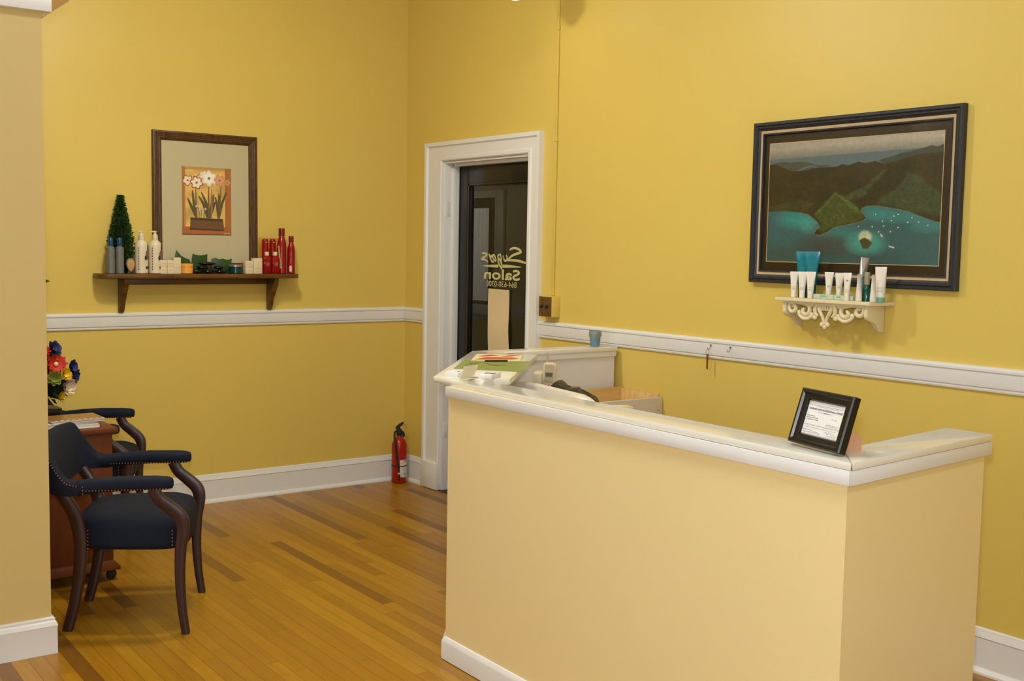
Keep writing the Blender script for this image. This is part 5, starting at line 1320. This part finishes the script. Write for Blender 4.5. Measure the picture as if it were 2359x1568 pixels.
# ------------------------------------------------------------------ cabinet, magazines, flowers
cb = thing('rolling_cabinet', 'low red-brown wooden cabinet on black casters between the two armchairs', 'cabinet', (-2.55, -1.0, 0))
bm = BM(); box(bm, -2.92, -2.222, -1.212, -0.82, 0.062, 0.657, 0.002); obj('body', bm, M['cherry'], cb, world=True)
bm = BM(); box(bm, -2.94, -2.200, -1.228, -0.80, 0.657, 0.680, 0.004); obj('top_board', bm, M['cherry'], cb, world=True)
bm = BM(); prism(bm, [(-2.93, 0.048), (-2.196, 0.048), (-2.196, 0.064), (-2.222, 0.092), (-2.93, 0.092)], -1.226, -0.81, 0.002, axis='y'); obj('base_board', bm, M['cherry'], cb, world=True)
for x in (-2.228, -2.88):
    for y in (-1.195, -0.85):
        bm = BM(); lathe(bm, [(0.010, -0.011), (0.021, -0.010), (0.024, -0.006), (0.024, 0.006), (0.021, 0.010), (0.010, 0.011)], seg=20)
        bm.transform(Matrix.Translation((x, y, 0.0245)) @ Matrix.Rotation(R(25), 4, 'Z') @ RX90); box(bm, x-0.012, x+0.012, y-0.012, y+0.012, 0.040, 0.0485); obj('caster', bm, M['rubber'], cb, world=True)
def mag(label, cx, cy, z, w, d, h, rz, cover, pages):
    bm = BM(); box(bm, -w/2, w/2, -d/2, d/2, 0, h-0.0008, 0.0005, mi=1); box(bm, -w/2-0.001, w/2+0.001, -d/2-0.001, d/2, h-0.0008, h, mi=0)
    o = obj('magazine', bm, [cover, pages], label=label, cat='magazine', smooth=0); o.location = (cx, cy, z); o.rotation_euler = (0, 0, R(rz)); MW[o] = Matrix.Translation((cx, cy, z)) @ Matrix.Rotation(R(rz), 4, 'Z'); return o
zc = 0.6808; mx_, my_ = -2.375, -1.10
specs = [('thick white-paged magazine at the bottom of the cabinet stack', 0.012, 0.0, M['pages'], M['pages'], 2), ('white-paged magazine, second from the bottom of the cabinet stack', 0.008, -0.005, M['pages2'], M['pages'], 1),
         ('grey-edged magazine in the middle of the cabinet stack', 0.007, -0.012, M['pages'], M['pages2'], 3), ('white-edged magazine just below the striped one', 0.006, 0.022, M['magcover'], M['pages'], -1)]
for lab, h, dx, cv, pg, rz in specs:
    mag(lab, mx_+dx, my_, zc, 0.215, 0.16, h, rz, cv, pg); zc += h+0.0004
tmg = mag('tan magazine with red and white striped edge on top of the stack', mx_+0.018, my_+0.005, zc, 0.225, 0.17, 0.006, 1, M['magcover'], M['pages'])
bm = BM()
for i in range(9): box(bm, -0.110+i*0.0245, -0.110+i*0.0245+0.013, -0.0865, -0.0735, 0.0059, 0.0064)
obj('red_stripes', bm, M['magred'], tmg, smooth=0)
bm = BM(); box(bm, -0.112, 0.112, -0.0867, -0.0735, 0.0056, 0.0061); obj('white_border', bm, M['pages'], tmg, smooth=0)

fa = thing('flower_arrangement', 'artificial flower arrangement in a black pot on the wooden cabinet', 'flowers', (-2.468, -0.935, 0.6806))
bm = BM(); loft(bm, [[(x, y, z) for x, y in rsec(h1, h2, 24, 5)] for z, h1, h2 in ((0, 0.088, 0.060), (0.004, 0.092, 0.064), (0.050, 0.096, 0.068), (0.052, 0.101, 0.073), (0.066, 0.101, 0.073), (0.068, 0.094, 0.066))]); obj('pot', bm, M['potblack'], fa, smooth=40)
bm = BM()
for i in range(900):
    a = random.uniform(0, 2*PI); el = random.uniform(-0.25, 1.25); rr = random.uniform(0.35, 1.0)
    c_ = Vector((0, 0, 0.15)); d = Vector((math.cos(a)*math.cos(el), math.sin(a)*math.cos(el)*0.8, math.sin(el)*1.15))
    p = c_+Vector((d.x*0.115, d.y*0.10, d.z*0.16))*rr
    leaf(bm, p, d+Vector((0, 0, random.uniform(-0.6, 0.3))), random.uniform(0.032, 0.055), random.uniform(0.016, 0.026))
for i in range(30):
    a = random.uniform(0, 2*PI); tube(bm, [(0.03*math.cos(a), 0.03*math.sin(a), 0.06), (0.07*math.cos(a), 0.05*math.sin(a), 0.17), (0.10*math.cos(a), 0.08*math.sin(a), random.uniform(0.2, 0.3))], 0.0016, 5, 3)
obj('foliage', bm, M['foliage2'], fa, smooth=0)
def flower(pos, d, r, n, mat, kind='daisy', name='flower'):
    d = Vector(d).normalized(); q = d.to_track_quat('Z', 'Y').to_matrix().to_4x4(); bm = BM()
    rows = 2 if kind == 'daisy' else 3
    for j in range(rows):
        for i in range(n):
            a = 2*PI*(i+0.5*j)/n; rr = r*(1-0.22*j); up = {'daisy': 0.15+0.25*j, 'rose': 0.6+0.35*j, 'tulip': 1.1+0.3*j}[kind]
            ca, sa = math.cos(a), math.sin(a); w_ = 2.2*r/n*(1.3 if kind != 'daisy' else 1.0)
            P = [Vector((0, 0, 0)), Vector((ca*rr*0.55-sa*w_, sa*rr*0.55+ca*w_, up*rr*0.45)), Vector((ca*rr-sa*w_*0.4, sa*rr+ca*w_*0.4, up*rr*0.9)), Vector((ca*rr+sa*w_*0.4, sa*rr-ca*w_*0.4, up*rr*0.9)), Vector((ca*rr*0.55+sa*w_, sa*rr*0.55-ca*w_, up*rr*0.45))]
            m_ = bm.verts.new(Vector((ca*rr*0.6, sa*rr*0.6, up*rr*0.36))); V = [bm.verts.new(p) for p in P]
            for k in range(5): bm.faces.new((m_, V[k], V[(k+1) % 5]))
    bm.transform(Matrix.Translation(pos) @ q); f = obj(name, bm, mat, fa, smooth=60)
    bm = BM(); sph(bm, (0, 0, r*0.12), r*0.2, 1, 1, 0.7, 10, 6); bm.transform(Matrix.Translation(pos) @ q); obj('flower_centre', bm, M['fcenter'] if kind == 'daisy' else mat, f)
    return f
flower((0.070, -0.060, 0.265), (0.1, -0.9, 0.25), 0.052, 11, M['fred'])['label'] = 'red daisy-like flower'
flower((0.062, -0.045, 0.330), (0.4, -0.7, 0.4), 0.036, 6, M['fblue'], 'rose')['label'] = 'navy blue flower at the top'
flower((0.135, -0.040, 0.245), (0.7, -0.6, 0.1), 0.038, 6, M['fblue'], 'rose')['label'] = 'navy blue flower on the right'
flower((0.145, -0.045, 0.208), (0.7, -0.5, -0.2), 0.036, 6, M['fblue'], 'rose')['label'] = 'navy blue flower low on the right'
flower((0.104, -0.070, 0.222), (0.3, -0.9, 0.1), 0.028, 7, M['fyellow'], 'rose')['label'] = 'yellow flower'
flower((0.070, -0.045, 0.300), (0.4, -0.6, 0.4), 0.022, 7, M['fyellow'], 'rose')['label'] = 'small yellow flower near the top'
flower((0.108, -0.075, 0.172), (0.3, -0.8, -0.1), 0.036, 6, M['fwhite'], 'tulip')['label'] = 'white flower'
flower((0.055, -0.085, 0.205), (0.0, -0.9, 0.2), 0.034, 7, M['lightgreen'], 'rose')['label'] = 'light green flower'
flower((0.085, -0.070, 0.130), (0.5, -0.8, -0.2), 0.020, 6, M['fyellow'], 'rose')['label'] = 'small yellow flower low on the right'
flower((0.02, -0.07, 0.325), (-0.2, -0.6, 0.5), 0.030, 9, M['fred'])['label'] = 'red flower at the back'

# ivy sprig on the rear wall beside the partition
iv = thing('ivy_sprig', 'green ivy leaf on the rear wall beside the yellow partition edge', 'plant', (-2.30, -0.012, 1.28))
bm = BM(); tube(bm, [(-0.22, 0.004, 0.16), (-0.14, 0.0, 0.08), (-0.05, -0.006, 0.03), (0.04, -0.022, 0.005)], 0.0022, 6, 5); obj('stem', bm, M['foliage2'], iv)
def ivyleaf(cx, cz, s, rot):
    pts = [(0.098, 0.0), (0.070, 0.013), (0.060, 0.034), (0.025, 0.022), (-0.01, 0.050), (-0.032, 0.0), (-0.01, -0.050), (0.022, -0.022), (0.058, -0.036), (0.068, -0.014)]
    bm = BM(); P = []
    for x, z in pts:
        c_, s_ = math.cos(rot), math.sin(rot); P.append((cx+s*(x*c_-z*s_), cz+s*(x*s_+z*c_)))
    prism(bm, P, -0.036, -0.034, 0.0, axis='y'); bmesh.ops.triangulate(bm, faces=bm.faces); obj('leaf', bm, M['greenwax'], iv, smooth=0)
ivyleaf(0.030, -0.002, 1.0, 0.0); ivyleaf(-0.08, 0.05, 0.8, 0.8); ivyleaf(-0.16, 0.10, 0.8, 2.2)

# repeats of one kind share a group
GROUPS = {'carton': 'cream cartons on the wooden shelf', 'stone': 'black stones on the wooden shelf', 'cream_tube': 'tubes on the carved shelf', 'magazine': 'magazines stacked on the cabinet',
          'armchair': 'navy armchairs in the corner', 'spray_bottle': 'blue capped bottles on the wooden shelf', 'pump_bottle': 'white pump bottles on the wooden shelf', 'shampoo_bottle': 'red bottles on the wooden shelf',
          'leaf_dish': 'green leaf dishes on the wooden shelf', 'card_stack': 'business card stacks on the counter', 'wall_hook': 'hooks on the white rail', 'pendant_lamp': 'pendant lamps', 'ceiling_fill': 'added ceiling fill panels', 'cream_jar': 'round jars on the wooden shelf'}
for o in list(COL.objects):
    if o.parent is None and o.get('label'):
        n = o.name.split('.')[0]
        if n in GROUPS: o['group'] = GROUPS[n]
